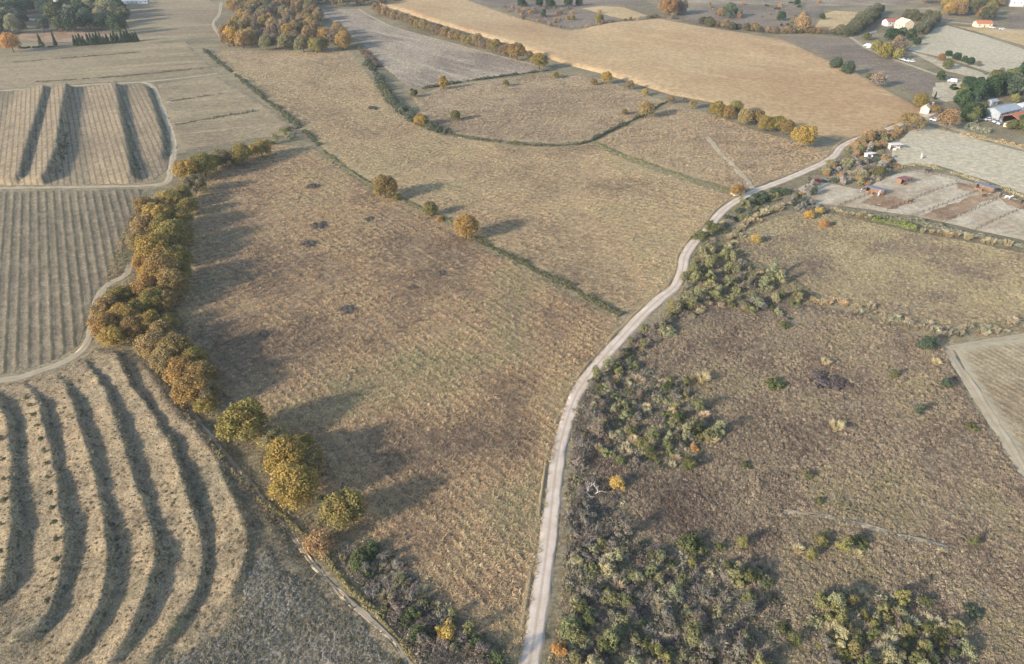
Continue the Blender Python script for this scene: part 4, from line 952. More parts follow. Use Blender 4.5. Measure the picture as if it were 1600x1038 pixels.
ditch_hedge([(575, 98), (590, 120), (606, 150), (625, 172), (648, 188), (680, 203), (700, 209)], 6.0, 3.2, srgb(92, 98, 78, KV), 'thick dark scrub along the ditch left of the enclosed pasture', 130, 0.5, 4, 0.45)
ditch_hedge([(700, 209), (740, 217), (800, 225), (860, 228), (905, 225), (925, 220)], 2.2, 1.2, srgb(112, 106, 82, KV), 'low dark ditch hedge below the enclosed pasture', 60, 0.42, 5, 0.4)
ditch_hedge([(925, 220), (955, 204), (985, 190), (1012, 175), (1050, 156)], 2.6, 1.3, srgb(108, 108, 80, KV), 'low ditch hedge rising right to the feathery tree', 60, 0.42, 6, 0.2)
ditch_hedge([(928, 224), (960, 240), (1000, 253), (1060, 275), (1100, 288), (1140, 301)], 1.4, 0.8, OLGR, 'thin ditch growth running down to the white hut', 50, 0.36, 7, 0.4)
ditch_hedge([(640, 142), (690, 134), (740, 126), (800, 118), (862, 110)], 2.8, 1.5, srgb(108, 108, 84, KV), 'low hedge along the top of the enclosed pasture', 50, 0.5, 8, 0.4)
ditch_hedge([(1362, 345), (1385, 349), (1410, 354), (1432, 359)], 3.2, 2.2, srgb(130, 140, 80, KV), 'bright green bramble hedge below the paddocks', 160, 0.4, 9, 0.0)
ditch_hedge([(1330, 334), (1362, 338), (1430, 348), (1500, 364), (1600, 386), (1700, 410)], 4.0, 1.6, srgb(148, 146, 124, KV), 'greyish hedge belt along the lower paddock edge', 110, 0.4, 10, 0.1)
ditch_hedge([(1500, 210), (1525, 216), (1560, 222), (1600, 232)], 3.0, 1.6, srgb(176, 158, 120, KV), 'straw coloured hedge along the farm lane', 90, 0.4, 11, 0.0)
ditch_hedge([(1512, 198), (1530, 204), (1548, 208)], 6.0, 2.2, srgb(150, 150, 124, KV), 'grey green bushy hedge in front of the farmyard', 160, 0.42, 12, 0.0)
ditch_hedge([(1400, 262), (1440, 258), (1480, 268), (1530, 284), (1600, 308)], 2.4, 0.8, srgb(176, 164, 128, KV), 'rough grassy strip between the two rows of paddocks', 70, 0.4, 13, 0.3)
ditch_hedge([(560, 76), (575, 88), (590, 106)], 5.0, 3.0, srgb(124, 108, 88, KV), 'brown scrub hedge below the autumn wood corner', 130, 0.45, 14, 0.3)
ditch_hedge([(322, 722), (362, 768), (430, 800), (500, 868), (560, 930), (620, 990), (660, 1045)], 1.2, 0.7, srgb(150, 138, 92, KV), 'low grassy growth along the straw path', 90, 0.24, 15, 0.5)

for k, (ln, w_, lb) in enumerate((([(252, 162), (300, 154), (348, 147)], 2.2, 'dark weedy balk across the striped field, upper one'), ([(274, 196), (330, 186), (400, 174)], 3.2, 'dark weedy balk across the striped field, lower one'), ([(55, 129), (130, 124), (220, 117), (318, 107)], 3.6, 'dark weedy balk above the terraces track'), ([(20, 98), (110, 91), (220, 82)], 1.4, 'faint weedy line across the flat field'))):
    ditch_hedge(ln, w_, 0.55, srgb(132, 124, 100, KV), lb, 26, 0.5, 20 + k, 0.5, 'weedy_balk')

# ------------------------------------------------------------------ scrub: single bushes one can tell apart
def scrub(poly, n, mind, mix, group, zone, seed):
    """mix: list of (weight, protos, colour, R range, name, category, words, height)"""
    rng = np.random.default_rng(seed); Q = np.array(GP(poly)); lo = Q.min(0); hi = Q.max(0); W = np.array([m[0] for m in mix], float); W /= W.sum()
    for q in pts_in(poly, n, rng, mind):
        m = mix[int(rng.choice(len(mix), p=W))]; R = rng.uniform(*m[3]); P = m[1][int(rng.integers(len(m[1])))]
        place(q[0], q[1], R, P, m[2], m[4], m[5], where(m[6] + ' ' + zone, q, lo, hi, R > (m[3][0] + m[3][1]) / 2), group, m[7])
gb = lambda w, c, r, t, h=1.0: (w, SHRUB, c, (r[0] * 1.08, r[1] * 1.15), t.replace(' ', '_'), 'bush', t, h)
gy_ = lambda w, r: (w, SHRUB, srgb(138, 128, 114, KV), r, 'grey_bush', 'bush', 'grey twiggy bush', 0.9)
bb = lambda w, c, r, t, h=1.0: (w, BARE, c, r, 'bare_bush', 'bush', t, h)
gc = lambda w, c, r, t, h=1.0: (w, CLUMP, c, r, 'grass_clump', 'grass clump', t, h)
ob = lambda w, c, r, t, h=1.0: (w, OSHRUB, c, r, 'autumn_bush', 'bush', t, h)
scrub([(930, 590), (965, 565), (1020, 585), (1075, 600), (1110, 640), (1120, 690), (1075, 735), (980, 740), (925, 700), (915, 640)], 130, 0.95,
      [gy_(1.5, (1.0, 1.8)), gb(3, OLGR, (1.0, 1.9), 'olive bush'), gb(2, GRN, (0.9, 1.8), 'green bush'), gc(3.5, srgb(202, 184, 144, KV), (0.8, 1.5), 'tan grass clump'), bb(2, TWIG, (1.1, 2.0), 'grey bare bush'), gb(2, SAGE, (1.0, 1.7), 'sage bush'), gb(.8, GRNY, (0.9, 1.5), 'yellow green bush')], 'bushes of the roadside thicket', 'in the roadside thicket', 31)
scrub([(892, 870), (960, 850), (1060, 870), (1130, 885), (1200, 900), (1215, 960), (1200, 1080), (875, 1080)], 180, 1.0,
      [gy_(2.5, (1.0, 1.9)), gb(3, OLGR, (1.0, 1.8), 'olive bush'), gb(1.6, GRN, (0.8, 1.7), 'green bush'), gc(4.5, srgb(206, 190, 152, KV), (0.7, 1.4), 'tan grass clump'), bb(3.4, TWIG, (1.1, 2.2), 'grey bare bush'), gb(2.4, SAGE, (0.9, 1.6), 'sage bush'), gb(.7, GRNY, (0.8, 1.4), 'yellow green bush')], 'bushes of the near thicket', 'in the near thicket', 32)
scrub([(1270, 950), (1300, 925), (1350, 925), (1390, 945), (1440, 955), (1500, 985), (1520, 1070), (1280, 1070)], 110, 1.0,
      [gy_(1.5, (0.9, 1.6)), gb(2.5, srgb(140, 132, 84, KV), (0.9, 1.7), 'gold olive bush'), gb(2, GRN, (0.9, 1.6), 'green bush'), gc(4, srgb(208, 194, 152, KV), (0.8, 1.4), 'tan grass clump'), bb(1.5, TWIG, (1.1, 1.8), 'grey bare bush'), gb(3, SAGE, (0.9, 1.7), 'sage bush'), gb(1, GRNY, (0.8, 1.3), 'yellow green bush')], 'bushes of the right hand thicket', 'in the right thicket', 33)
scrub([(1070, 430), (1095, 400), (1130, 385), (1150, 405), (1215, 430), (1260, 470), (1275, 490), (1220, 500), (1140, 480), (1080, 500), (1040, 530), (1030, 500), (1062, 462)], 105, 1.4,
      [gy_(2, (1.1, 2.0)), gb(4, SAGE, (1.2, 2.2), 'sage bush'), gb(3, OLGR, (1.1, 2.2), 'olive bush'), bb(2, TWIG, (1.2, 2.2), 'grey bare bush'), gc(2, srgb(190, 172, 132, KV), (0.9, 1.6), 'tan grass clump'), gb(.8, GRN, (1, 1.6), 'green bush')], 'bushes of the scrub inside the bend', 'in the scrub inside the bend', 34)
scrub([(900, 770), (925, 745), (960, 790), (985, 830), (960, 870), (890, 880), (885, 820)], 44, 1.1, [gy_(2.5, (1.2, 2.2)), bb(5, TWIG, (1.4, 2.6), 'grey bare bush'), bb(2, TWGD, (1.3, 2.2), 'dark bare bush'), gb(1, OLGR, (0.9, 1.5), 'olive bush')], 'leafless roadside bushes', 'below the dead white tree', 35)
scrub([(905, 640), (925, 600), (950, 590), (960, 640), (940, 680), (915, 720), (900, 760), (890, 740)], 40, 1.1, [gy_(2.5, (1.2, 2.2)), bb(5, TWIG, (1.4, 2.6), 'grey bare bush'), bb(2, TWGD, (1.3, 2.4), 'dark bare bush'), gb(1, OLGR, (0.9, 1.5), 'olive bush')], 'leafless roadside bushes', 'between road and thicket', 36)
scrub([(948, 570), (985, 530), (1012, 505), (1028, 520), (1000, 560), (965, 592)], 28, 1.1, [gy_(2, (1.1, 1.8)), bb(3, TWIG, (1.2, 2.0), 'grey bare bush'), gb(2, OLGR, (0.9, 1.6), 'olive bush'), gb(1, GRN, (0.8, 1.4), 'green bush')], 'roadside bushes', 'along the road above the thicket', 37)
scrub([(530, 870), (570, 850), (640, 900), (700, 960), (780, 1030), (790, 1070), (690, 1070), (618, 985), (560, 915)], 96, 1.0, [gy_(3, (1.0, 1.9)), bb(5, TWIG, (1.1, 2.2), 'grey bare bush'), bb(3, TWGD, (1.1, 2.2), 'dark bare bush'), gb(2, srgb(92, 102, 64, KV), (0.9, 1.7), 'dark green bush'), gb(1, OLGR, (0.8, 1.4), 'olive bush'), gc(1, srgb(180, 164, 126, KV), (0.8, 1.4), 'tan grass clump')], 'tangled bushes of the near ditch', 'in the near ditch', 38)
scrub([(400, 690), (430, 740), (480, 800), (530, 860), (545, 840), (500, 780), (450, 700)], 16, 1.6, [bb(3, TWGD, (1.1, 1.8), 'dark bare bush'), gb(2, OLGR, (0.9, 1.5), 'olive bush')], 'bushes under the near oaks', 'under the near oaks', 39)
scrub([(1290, 268), (1300, 248), (1340, 236), (1372, 232), (1390, 250), (1400, 262), (1385, 280), (1350, 294), (1310, 288), (1282, 282)], 62, 2.0, [bb(2, TWIG, (1.4, 2.6), 'grey bare bush'), (4, SHRUB, srgb(156, 148, 136, KV), (1.4, 2.6), 'grey_bush', 'bush', 'grey leafed bush', 1.0), gb(2, SAGE, (1.2, 2.4), 'sage bush'), gb(1, BGRN, (1.2, 2.4), 'blue green bush'), ob(1.5, TANB, (1.2, 2.4), 'tan bush'), gc(1.0, PALE, (0.9, 1.5), 'pale grass clump')], 'bushes of the scrub beside the paddocks', 'in the scrub by the paddocks', 40)
scrub([(1316, 232), (1350, 218), (1400, 202), (1416, 206), (1392, 222), (1360, 238), (1320, 248)], 34, 2.0, [ob(4, TANB, (1.6, 3.0), 'tan bush'), gb(2, OLGR, (1.4, 2.6), 'olive bush'), bb(2, TWIG, (1.4, 2.6), 'grey bare bush')], 'bushes along the upper road', 'along the upper road', 41)
scrub([(1116, 352), (1150, 326), (1185, 306), (1220, 296), (1230, 304), (1196, 322), (1150, 352), (1112, 392), (1090, 396)], 46, 1.7, [gb(4, BGRN, (1.1, 2.2), 'blue green bush'), gb(3, OLGR, (1.1, 2.0), 'olive bush'), bb(2, TWIG, (1.2, 2.0), 'grey bare bush'), gc(1, PALE, (0.9, 1.4), 'pale grass clump')], 'bushes right of the road bend', 'right of the road bend', 42)
scrub([(1086, 362), (1108, 352), (1112, 366), (1092, 386), (1084, 380)], 7, 1.5, [gb(3, GRN, (1.3, 2.0), 'green bush'), gb(2, OLGR, (1.2, 1.8), 'olive bush')], 'bushes leaning over the road bend', 'leaning over the road bend', 43)
scrub([(1240, 300), (1266, 288), (1278, 322), (1320, 330), (1290, 336), (1236, 330)], 24, 1.9, [bb(2, TWIG, (1.3, 2.2), 'grey bare bush'), (4, SHRUB, srgb(156, 148, 136, KV), (1.3, 2.4), 'grey_bush', 'bush', 'grey leafed bush', 1.0), gb(1, BGRN, (1.2, 2.2), 'blue green bush'), ob(1, GOLD, (1.0, 1.6), 'gold bush')], 'bushes at the paddock corner', 'at the paddock corner', 44)
scrub([(420, 205), (455, 196), (470, 214), (430, 226), (400, 232)], 14, 2.0, [gb(2, OLGR, (1.3, 2.2), 'olive bush'), bb(2, TWIG, (1.3, 2.2), 'grey bare bush')], 'bushes at the tree line top', 'at the top of the tree line', 45)
scrub([(780, 4), (830, 8), (900, 14), (960, 24), (930, 36), (880, 42), (830, 30), (790, 20)], 46, 3.0, [ob(4, TANB, (1.4, 2.8), 'tan bush'), ob(2, GREY, (1.4, 2.8), 'grey bush'), bb(2, TWIG, (1.4, 2.6), 'bare bush')], 'bushes of the far brown pasture', 'in the far brown pasture', 46)
scrub([(1100, 8), (1290, 4), (1280, 20), (1250, 46), (1160, 40), (1080, 24)], 34, 4.0, [ob(3, TANB, (1.2, 2.6), 'tan bush'), gb(3, DGRN, (1.2, 2.6), 'dark bush'), gb(2, OLGR, (1.2, 2.4), 'olive bush')], 'bushes of the far scrub', 'in the far scrub pasture', 47)
# reed belts
def reeds(line, step, jit, col, label, group, seed, R=(0.9, 1.6), h=0.6):
    Q = np.array(GP(line)); lo = Q.min(0); hi = Q.max(0)
    along(line, step, jit, lambda x, y, rg: place(x, y, rg.uniform(*R), rg.choice(REED), col, 'reed_clump', 'reeds', spot(label, rg), group, h), seed)
REEDC = srgb(180, 164, 126, KV)
reeds([(1128, 396), (1150, 372), (1172, 352), (1196, 336), (1222, 324)], 1.3, 1.6, REEDC, 'tan reed clump in the belt inside the bend', 'reed belt inside the bend', 51)
reeds([(1336, 484), (1372, 492), (1410, 506), (1450, 516), (1500, 520), (1550, 516), (1600, 512), (1660, 508)], 0.85, 2.6, srgb(168, 156, 126, KV), 'tan reed clump in the belt above the vineyard', 'reed belt above the vineyard', 52)
reeds([(1296, 330), (1330, 336), (1362, 342)], 1.2, 1.2, REEDC, 'tan reed clump at the paddock foot', 'reeds at the paddock foot', 53)
reeds([(1436, 362), (1480, 368), (1530, 376), (1580, 386)], 2.0, 1.2, REEDC, 'tan reed clump below the right paddocks', 'reeds below the right paddocks', 54)
reeds([(1260, 470), (1285, 478), (1310, 470), (1340, 486)], 1.6, 1.2, srgb(196, 170, 130, KV), 'tan reed clump at the scrub end of the meadow', 'reeds at the scrub end', 55)
# dark bramble patches in the stubble
for px, py, w, lb in ((543, 481, 34, 'largest dark bramble patch in the middle of the stubble field'), (500, 351, 30, 'dark bramble patch in the upper stubble field'), (482, 378, 32, 'dark bramble patch below the upper one'), (575, 342, 18, 'small dark bramble patch near the rusty oak'),
                      (688, 425, 22, 'small dark bramble patch right of the field middle'), (644, 449, 18, 'tiny dark bramble patch beside a pale stone'), (487, 291, 30, 'flat dark bramble patch at the field top'), (413, 520, 26, 'dark bramble patch in the tree shade'), (580, 168, 22, 'dark bramble patch high in the straw field')):
    for k in range(1): shrub(px, py, w * 0.85, srgb(116, 106, 94, KV), lb, 'dark bramble patches', LOW, 'bramble_patch', 'bramble', 0.45)
shrub(1290, 596, 46, srgb(112, 98, 92, KV), 'dark purple brown heath patch right of the green bush', None, LOW, 'heath_patch', 'heath', 0.45)
shrub(1310, 600, 34, srgb(108, 94, 88, KV), 'smaller dark heath patch at the right end of the larger', None, LOW, 'heath_patch', 'heath', 0.45)

# young vine bushes standing along two of the near terraces
for ci, n_, words in ((4, 15, 'second terrace from the left'), (5, 9, 'leftmost terrace')):
    cc = catmull(CRESTS[ci], 1.0); m_ = len(cc)
    for k in range(n_):
        i_ = int(m_ * (0.05 + 0.8 * k / n_)); c = cc[i_]; t = (cc[i_ + 1] - cc[i_]).normalized()
        x, y = c.x - t.y * -1.6, c.y + t.x * -1.6
        place(x, y, random.uniform(0.55, 0.85), SHRUB[k % 6], srgb(112, 112, 78, KV), 'vine_bush', 'bush', 'dull green vine bush on the %s, %s from far end' % (words, ('first second third fourth fifth sixth seventh eighth ninth tenth eleventh twelfth thirteenth fourteenth fifteenth'.split())[k]), 'vine bushes of the near terraces', 0.9)

# ------------------------------------------------------------------ tufts nobody could count
def tuft_mat():
    b = NB('tuft'); c = b.attr('tint', 'INSTANCER').outputs['Color']; v = b.attr('v').outputs['Fac']
    col = b.mix(v, b.mix(1.0, c, (0.72, 0.72, 0.72, 1), 'MULTIPLY'), b.mix(1.0, c, (1.25, 1.25, 1.25, 1), 'MULTIPLY'))
    p = b.principled(col, 0.85, None, 0.1); t = b.n('ShaderNodeBsdfTranslucent'); b.l(col, t.inputs[0])
    ms = b.n('ShaderNodeMixShader'); ms.inputs[0].default_value = 0.25; b.l(p, ms.inputs[1]); b.l(t.outputs[0], ms.inputs[2])
    return b.done(ms.outputs[0])
M_tuft = tuft_mat()
TCOL = bpy.data.collections.new('tuft_kinds')
for i in range(4):
    TCOL.objects.link(bpy.data.objects.new('tuft_a%d' % i, blade_mesh('tuft', 600 + i, M_tuft, 18, 0.32, 0.085, 0.6, 0.5)))
for i in range(3):
    TCOL.objects.link(bpy.data.objects.new('tuft_b%d' % i, crown_mesh('heath_tuft', 620 + i, M_tuft, 8, 110, 0.3, 0.7, (0.3, 0.5), 'flat', gap=0.2, base=0.0)))
def tuft_tree():
    g = bpy.data.node_groups.new('tufts', 'GeometryNodeTree')
    g.interface.new_socket('Geometry', in_out='INPUT', socket_type='NodeSocketGeometry'); g.interface.new_socket('Geometry', in_out='OUTPUT', socket_type='NodeSocketGeometry')
    N = g.nodes.new; L = g.links.new
    gi = N('NodeGroupInput'); go = N('NodeGroupOutput'); ip = N('GeometryNodeInstanceOnPoints'); ci = N('GeometryNodeCollectionInfo')
    ci.inputs['Collection'].default_value = TCOL; ci.inputs['Separate Children'].default_value = True; ci.inputs['Reset Children'].default_value = True
    def na(nm, ty):
        a = N('GeometryNodeInputNamedAttribute'); a.data_type = ty; a.inputs['Name'].default_value = nm; return a.outputs['Attribute']
    cx = N('ShaderNodeCombineXYZ'); L(na('rot', 'FLOAT'), cx.inputs[2])
    L(gi.outputs[0], ip.inputs['Points']); L(ci.outputs[0], ip.inputs['Instance']); ip.inputs['Pick Instance'].default_value = True
    L(na('kind_i', 'INT'), ip.inputs['Instance Index']); L(cx.outputs[0], ip.inputs['Rotation']); L(na('size', 'FLOAT'), ip.inputs['Scale'])
    L(ip.outputs[0], go.inputs[0]); return g
TG = tuft_tree()
def sheet_points(objs, n, rng, poly=None, weight=None, steep=False):
    """random points on the faces of the land"""
    out = []
    A = []
    for o in objs:
        me = o.data; co = np.empty(len(me.vertices) * 3, np.float32); me.vertices.foreach_get('co', co); co = co.reshape(-1, 3)
        vi = np.empty(len(me.loops), np.int32); me.loops.foreach_get('vertex_index', vi); vi = vi.reshape(-1, 4)
        q = co[vi]; a = np.abs(np.cross(q[:, 1, :2] - q[:, 0, :2], q[:, 3, :2] - q[:, 0, :2]))
        cen = q.mean(1); D = np.hypot(cen[:, 1], cen[:, 0])
        a = a * np.clip(230.0 / (D + 60) - 0.25, 0.02, 1.2)
        vis = (np.abs(cen[:, 0]) < 0.80 * (cen[:, 1] + 70)) & (cen[:, 1] > 55)
        a = a * vis
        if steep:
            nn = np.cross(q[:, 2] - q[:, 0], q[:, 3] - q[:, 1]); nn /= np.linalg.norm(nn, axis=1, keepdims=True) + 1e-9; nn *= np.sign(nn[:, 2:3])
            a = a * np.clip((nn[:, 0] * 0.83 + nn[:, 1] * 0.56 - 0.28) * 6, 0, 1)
        if weight is not None: a = a * weight(cen[:, 0], cen[:, 1])
        k = rng.choice(len(q), n, p=a / a.sum()); u = rng.random((n, 1)); v = rng.random((n, 1))
        out.append((q[k, 0] * (1 - u) + q[k, 1] * u) * (1 - v) + (q[k, 3] * (1 - u) + q[k, 2] * u) * v)
    return np.concatenate(out)
def tufts(name, P, size, cols, kinds, label, seed, patch=0.06, rows=None):
    rng = np.random.default_rng(seed)
    if rows:                                  # clumps left standing along the mowing lines
        ca, sa = math.cos(rows[0]), math.sin(rows[0]); u = P[:, 0] * ca + P[:, 1] * sa; v = -P[:, 0] * sa + P[:, 1] * ca
        m = rng.random(len(P)) < rows[2]
        v = np.where(m, np.round(v / rows[1]) * rows[1] + rng.normal(0, rows[1] * 0.13, len(P)) + 0.5 * vnoise(u * 0.05, v * 0.02, seed), v)
        P = np.stack([u * ca - v * sa, u * sa + v * ca, P[:, 2]], 1)
    keep = np.ones(len(P), bool)
    for line, w in TRACKS:
        d = seg_near(line, P[:, 0], P[:, 1], False)[0]; keep &= d > w * 0.5 * rng.uniform(0.75, 1.1, len(P))
    P = P[keep]; n = len(P)
    me = bpy.data.meshes.new(name); me.vertices.add(n); me.vertices.foreach_set('co', P.astype(np.float32).ravel())
    k = rng.choice(kinds, n).astype(np.int32)
    at = me.attributes.new('kind_i', 'INT', 'POINT'); at.data.foreach_set('value', k)
    at = me.attributes.new('rot', 'FLOAT', 'POINT'); at.data.foreach_set('value', rng.uniform(0, 6.283, n).astype(np.float32))
    sz = rng.uniform(size[0], size[1], n) * (1 + 0.3 * vnoise(P[:, 0] * 0.15, P[:, 1] * 0.15, seed)) * np.where(k >= 4, 0.42, 1.0)
    at = me.attributes.new('size', 'FLOAT', 'POINT'); at.data.foreach_set('value', sz.astype(np.float32))
    nz = np.clip(0.5 + 0.55 * fbm(P[:, 0] * patch, P[:, 1] * patch, seed, 3) + rng.normal(0, 0.22, n), 0, 0.999) * (len(cols) - 1)
    C = np.array([c[:3] for c in cols]); i = nz.astype(int); f = (nz - i)[:, None]
    T = (C[i] * (1 - f) + C[np.minimum(i + 1, len(cols) - 1)] * f) * rng.uniform(0.8, 1.2, (n, 1))
    at = me.attributes.new('tint', 'FLOAT_COLOR', 'POINT'); at.data.foreach_set('color', np.concatenate([T, np.ones((n, 1))], 1).astype(np.float32).ravel())
    me.update()
    o = link(bpy.data.objects.new(name, me)); md = o.modifiers.new('tufts', 'NODES'); md.node_group = TG
    tag(o, label, 'grass', kind='stuff'); return o
def find(word): return [o for o in SHEETS.values() if word in o.get('label', '')]
T_ = 1.0
r_ = np.random.default_rng(70)
tufts('stubble_grass', sheet_points(find('large brown stubble'), 34000, r_), (0.7, 1.5), [srgb(150, 130, 104, T_), srgb(196, 166, 124, T_), srgb(216, 186, 138, T_), srgb(186, 172, 124, T_)], [0, 1, 2, 3], 'dry tufts of the brown stubble field', 71, 0.05, (A_FENCE, 2.3, 0.6))
tufts('straw_grass', sheet_points(find('straw coloured field'), 30000, r_), (0.65, 1.35), [srgb(160, 142, 112, T_), srgb(204, 178, 136, T_), srgb(218, 192, 146, T_), srgb(196, 182, 134, T_)], [0, 1, 2, 3], 'dry tufts of the straw coloured field', 72, 0.04, (A_FENCE + 0.35, 3.0, 0.5))
tufts('heath_growth', sheet_points(find('brown purple heath'), 56000, r_), (0.5, 1.2), [srgb(130, 112, 94, T_), srgb(156, 137, 112, T_), srgb(188, 168, 134, T_), srgb(168, 155, 114, T_)], [0, 1, 2, 3, 4, 5, 6], 'low woody growth of the heath', 73)
tufts('scrub_growth', sheet_points(find('scrubby ground'), 7000, r_), (0.7, 1.5), [srgb(150, 138, 108, T_), srgb(170, 156, 120, T_), srgb(142, 138, 100, T_)], [0, 1, 4, 5], 'low growth of the scrub inside the bend', 74)
tufts('meadow_grass', sheet_points(find('rough yellowish meadow'), 20000, r_), (0.6, 1.3), [srgb(146, 130, 110, T_), srgb(190, 172, 132, T_), srgb(182, 170, 124, T_), srgb(204, 188, 150, T_)], [0, 1, 2, 4], 'rough grass of the meadow below the paddocks', 75)
tufts('terrace_grass', sheet_points(find('terraced slope'), 9000, r_), (0.3, 0.75), [srgb(140, 130, 96, T_), srgb(174, 152, 116, T_), srgb(184, 164, 126, T_), srgb(136, 134, 96, T_)], [0, 1, 2, 5], 'short dry grass of the near terraces', 76)
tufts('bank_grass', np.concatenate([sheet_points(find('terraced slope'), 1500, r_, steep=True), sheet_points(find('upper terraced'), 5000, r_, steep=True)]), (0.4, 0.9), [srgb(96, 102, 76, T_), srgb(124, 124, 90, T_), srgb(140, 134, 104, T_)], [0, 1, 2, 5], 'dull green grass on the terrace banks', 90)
tufts('fallow_weeds', sheet_points(find('greyish chalky fallow'), 6500, r_), (0.4, 0.9), [srgb(190, 182, 162, T_), srgb(168, 158, 132, T_), srgb(138, 132, 102, T_), srgb(184, 172, 148, T_)], [0, 1, 4, 5], 'weeds of the chalky fallow', 77)
tufts('pasture_grass', np.concatenate([sheet_points(find('pasture enclosed'), 7000, r_), sheet_points(find('crossed by a pale footpath'), 7000, r_)]), (0.7, 1.5), [srgb(164, 144, 112, T_), srgb(206, 182, 140, T_), srgb(180, 158, 124, T_)], [0, 1, 2, 4], 'tufted grass of the pastures', 78)
# undergrowth of the thickets and verges
def zone_points(polys, dens, rng):
    out = []
    for poly in polys:
        P = np.array(GP(poly)); lo = P.min(0); hi = P.max(0); n = int((hi - lo).prod() * dens); c = rng.uniform(lo, hi, (n, 2)); c = c[inside(P, c[:, 0], c[:, 1])]
        out.append(np.array([(x, y, surf(x, y)) for x, y in c]))
    return np.concatenate(out)
tufts('undergrowth', zone_points([[(930, 590), (965, 565), (1020, 585), (1075, 600), (1110, 640), (1120, 690), (1075, 735), (980, 740), (925, 700), (915, 640)],
      [(885, 870), (960, 840), (1060, 860), (1130, 880), (1200, 890), (1225, 960), (1210, 1080), (875, 1080)], [(1260, 950), (1300, 915), (1390, 930), (1440, 945), (1510, 985), (1530, 1070), (1270, 1070)],
      [(520, 865), (570, 840), (650, 890), (720, 960), (790, 1020), (800, 1070), (690, 1070), (618, 985), (558, 920)], [(885, 760), (925, 735), (970, 780), (995, 830), (960, 870), (885, 880)], [(900, 640), (925, 595), (955, 585), (970, 640), (945, 680), (915, 740), (888, 760)]], 2.0, r_),
      (0.8, 1.9), [srgb(120, 110, 96, T_), srgb(150, 138, 116, T_), srgb(128, 128, 92, T_), srgb(190, 176, 142, T_)], [0, 1, 2, 4, 5, 6], 'tangled undergrowth of the thickets and the ditch', 79, 0.25)
tufts('verge_grass', zone_points([[(860, 1080), (868, 1000), (880, 900), (890, 790), (905, 690), (935, 600), (1000, 515), (1015, 520), (950, 610), (925, 690), (905, 790), (894, 900), (884, 1080)],
      [(806, 1080), (826, 980), (842, 880), (852, 790), (862, 720), (880, 650), (905, 600), (940, 560), (965, 520), (975, 515), (950, 550), (915, 588), (893, 630), (878, 680), (866, 740), (856, 820), (846, 920), (834, 1000), (820, 1080)],
      [(545, 845), (400, 680), (345, 625), (300, 555), (285, 480), (300, 350), (255, 300), (200, 340), (150, 470), (210, 540), (320, 700), (420, 810), (520, 900)]], 2.0, r_),
      (0.6, 1.3), [srgb(150, 134, 100, T_), srgb(196, 172, 126, T_), srgb(150, 144, 100, T_)], [0, 1, 2, 3], 'dry verge grass along the road and under the trees', 80, 0.2)

# ------------------------------------------------------------------ buildings, sheds, fences, animals
def plain(name, c, rough=0.8, noise=0.18, scale=1.2, spec=0.2, metal=0.0):
    b = NB(name); v = b.coords(); n = b.noise(v, scale, 4, 0.6)
    return b.done(b.principled(b.mix(1.0, c, b.mix(b.ramp(n, 0.3, 0.7), (1 - noise,) * 3 + (1,), (1 + noise * .6,) * 3 + (1,)), 'MULTIPLY'), rough, b.bump(n, 0.2, 0.02), spec, metal))
M_white = plain('white_render', srgb(236, 230, 218, 0.85), 0.9, 0.08); M_cream = plain('cream_render', srgb(232, 214, 176, 0.85), 0.9, 0.1)
M_tile = plain('clay_tiles', srgb(202, 128, 92, 0.8), 0.9, 0.2, 2.0); M_tiler = plain('red_tiles', srgb(184, 118, 98, 0.8), 0.9, 0.2, 2.0)
M_sheetm = plain('grey_sheeting', srgb(176, 184, 184, 0.75), 0.6, 0.15, 0.6); M_blueg = plain('blue_grey_sheeting', srgb(150, 152, 158, 0.75), 0.7, 0.15, 0.8)
M_wood = plain('weathered_wood', srgb(158, 126, 100, 0.75), 0.9, 0.25, 2.0); M_post = plain('fence_wood', srgb(120, 104, 84, 0.75), 0.9, 0.2, 2.0)
M_dark = plain('opening_shade_and_handle', srgb(52, 46, 44, 0.6), 0.9, 0.1); M_glass = plain('window_glass', srgb(70, 80, 92, 0.6), 0.2, 0.05, 1, 0.5)  # M_dark: shade inside openings put into a dark colour; door handles share it
M_carw = plain('white_car_paint', srgb(236, 236, 238, 0.85), 0.3, 0.03, 1, 0.5); M_tyre = plain('tyre', srgb(40, 40, 42, 0.7), 0.9, 0.1); M_red = plain('red_sheeting', srgb(160, 104, 94, 0.75), 0.7, 0.15)
M_pool = plain('pool_water', srgb(92, 186, 214, 0.8), 0.1, 0.05, 1, 0.5)
def boxV(x0, x1, y0, y1, z0, z1):
    return [(x0, y0, z0), (x1, y0, z0), (x1, y1, z0), (x0, y1, z0), (x0, y0, z1), (x1, y0, z1), (x1, y1, z1), (x0, y1, z1)], [(0, 3, 2, 1), (4, 5, 6, 7), (0, 1, 5, 4), (1, 2, 6, 5), (2, 3, 7, 6), (3, 0, 4, 7)]
def part(name, VF, mat, parent, smooth=False):
    return link(bpy.data.objects.new(name, mesh_py(name, VF[0], VF[1], mat, None, smooth)), parent)
def merge(*vfs):
    V = []; F = []
    for v, f in vfs: b = len(V); V += v; F += [tuple(i + b for i in q) for q in f]
    return V, F
def slab(p, t):
    """four corner points raised into a slab"""
    V = [tuple(q) for q in p] + [(q[0], q[1], q[2] + t) for q in p]
    return V, [(3, 2, 1, 0), (4, 5, 6, 7), (0, 1, 5, 4), (1, 2, 6, 5), (2, 3, 7, 6), (3, 0, 4, 7)]
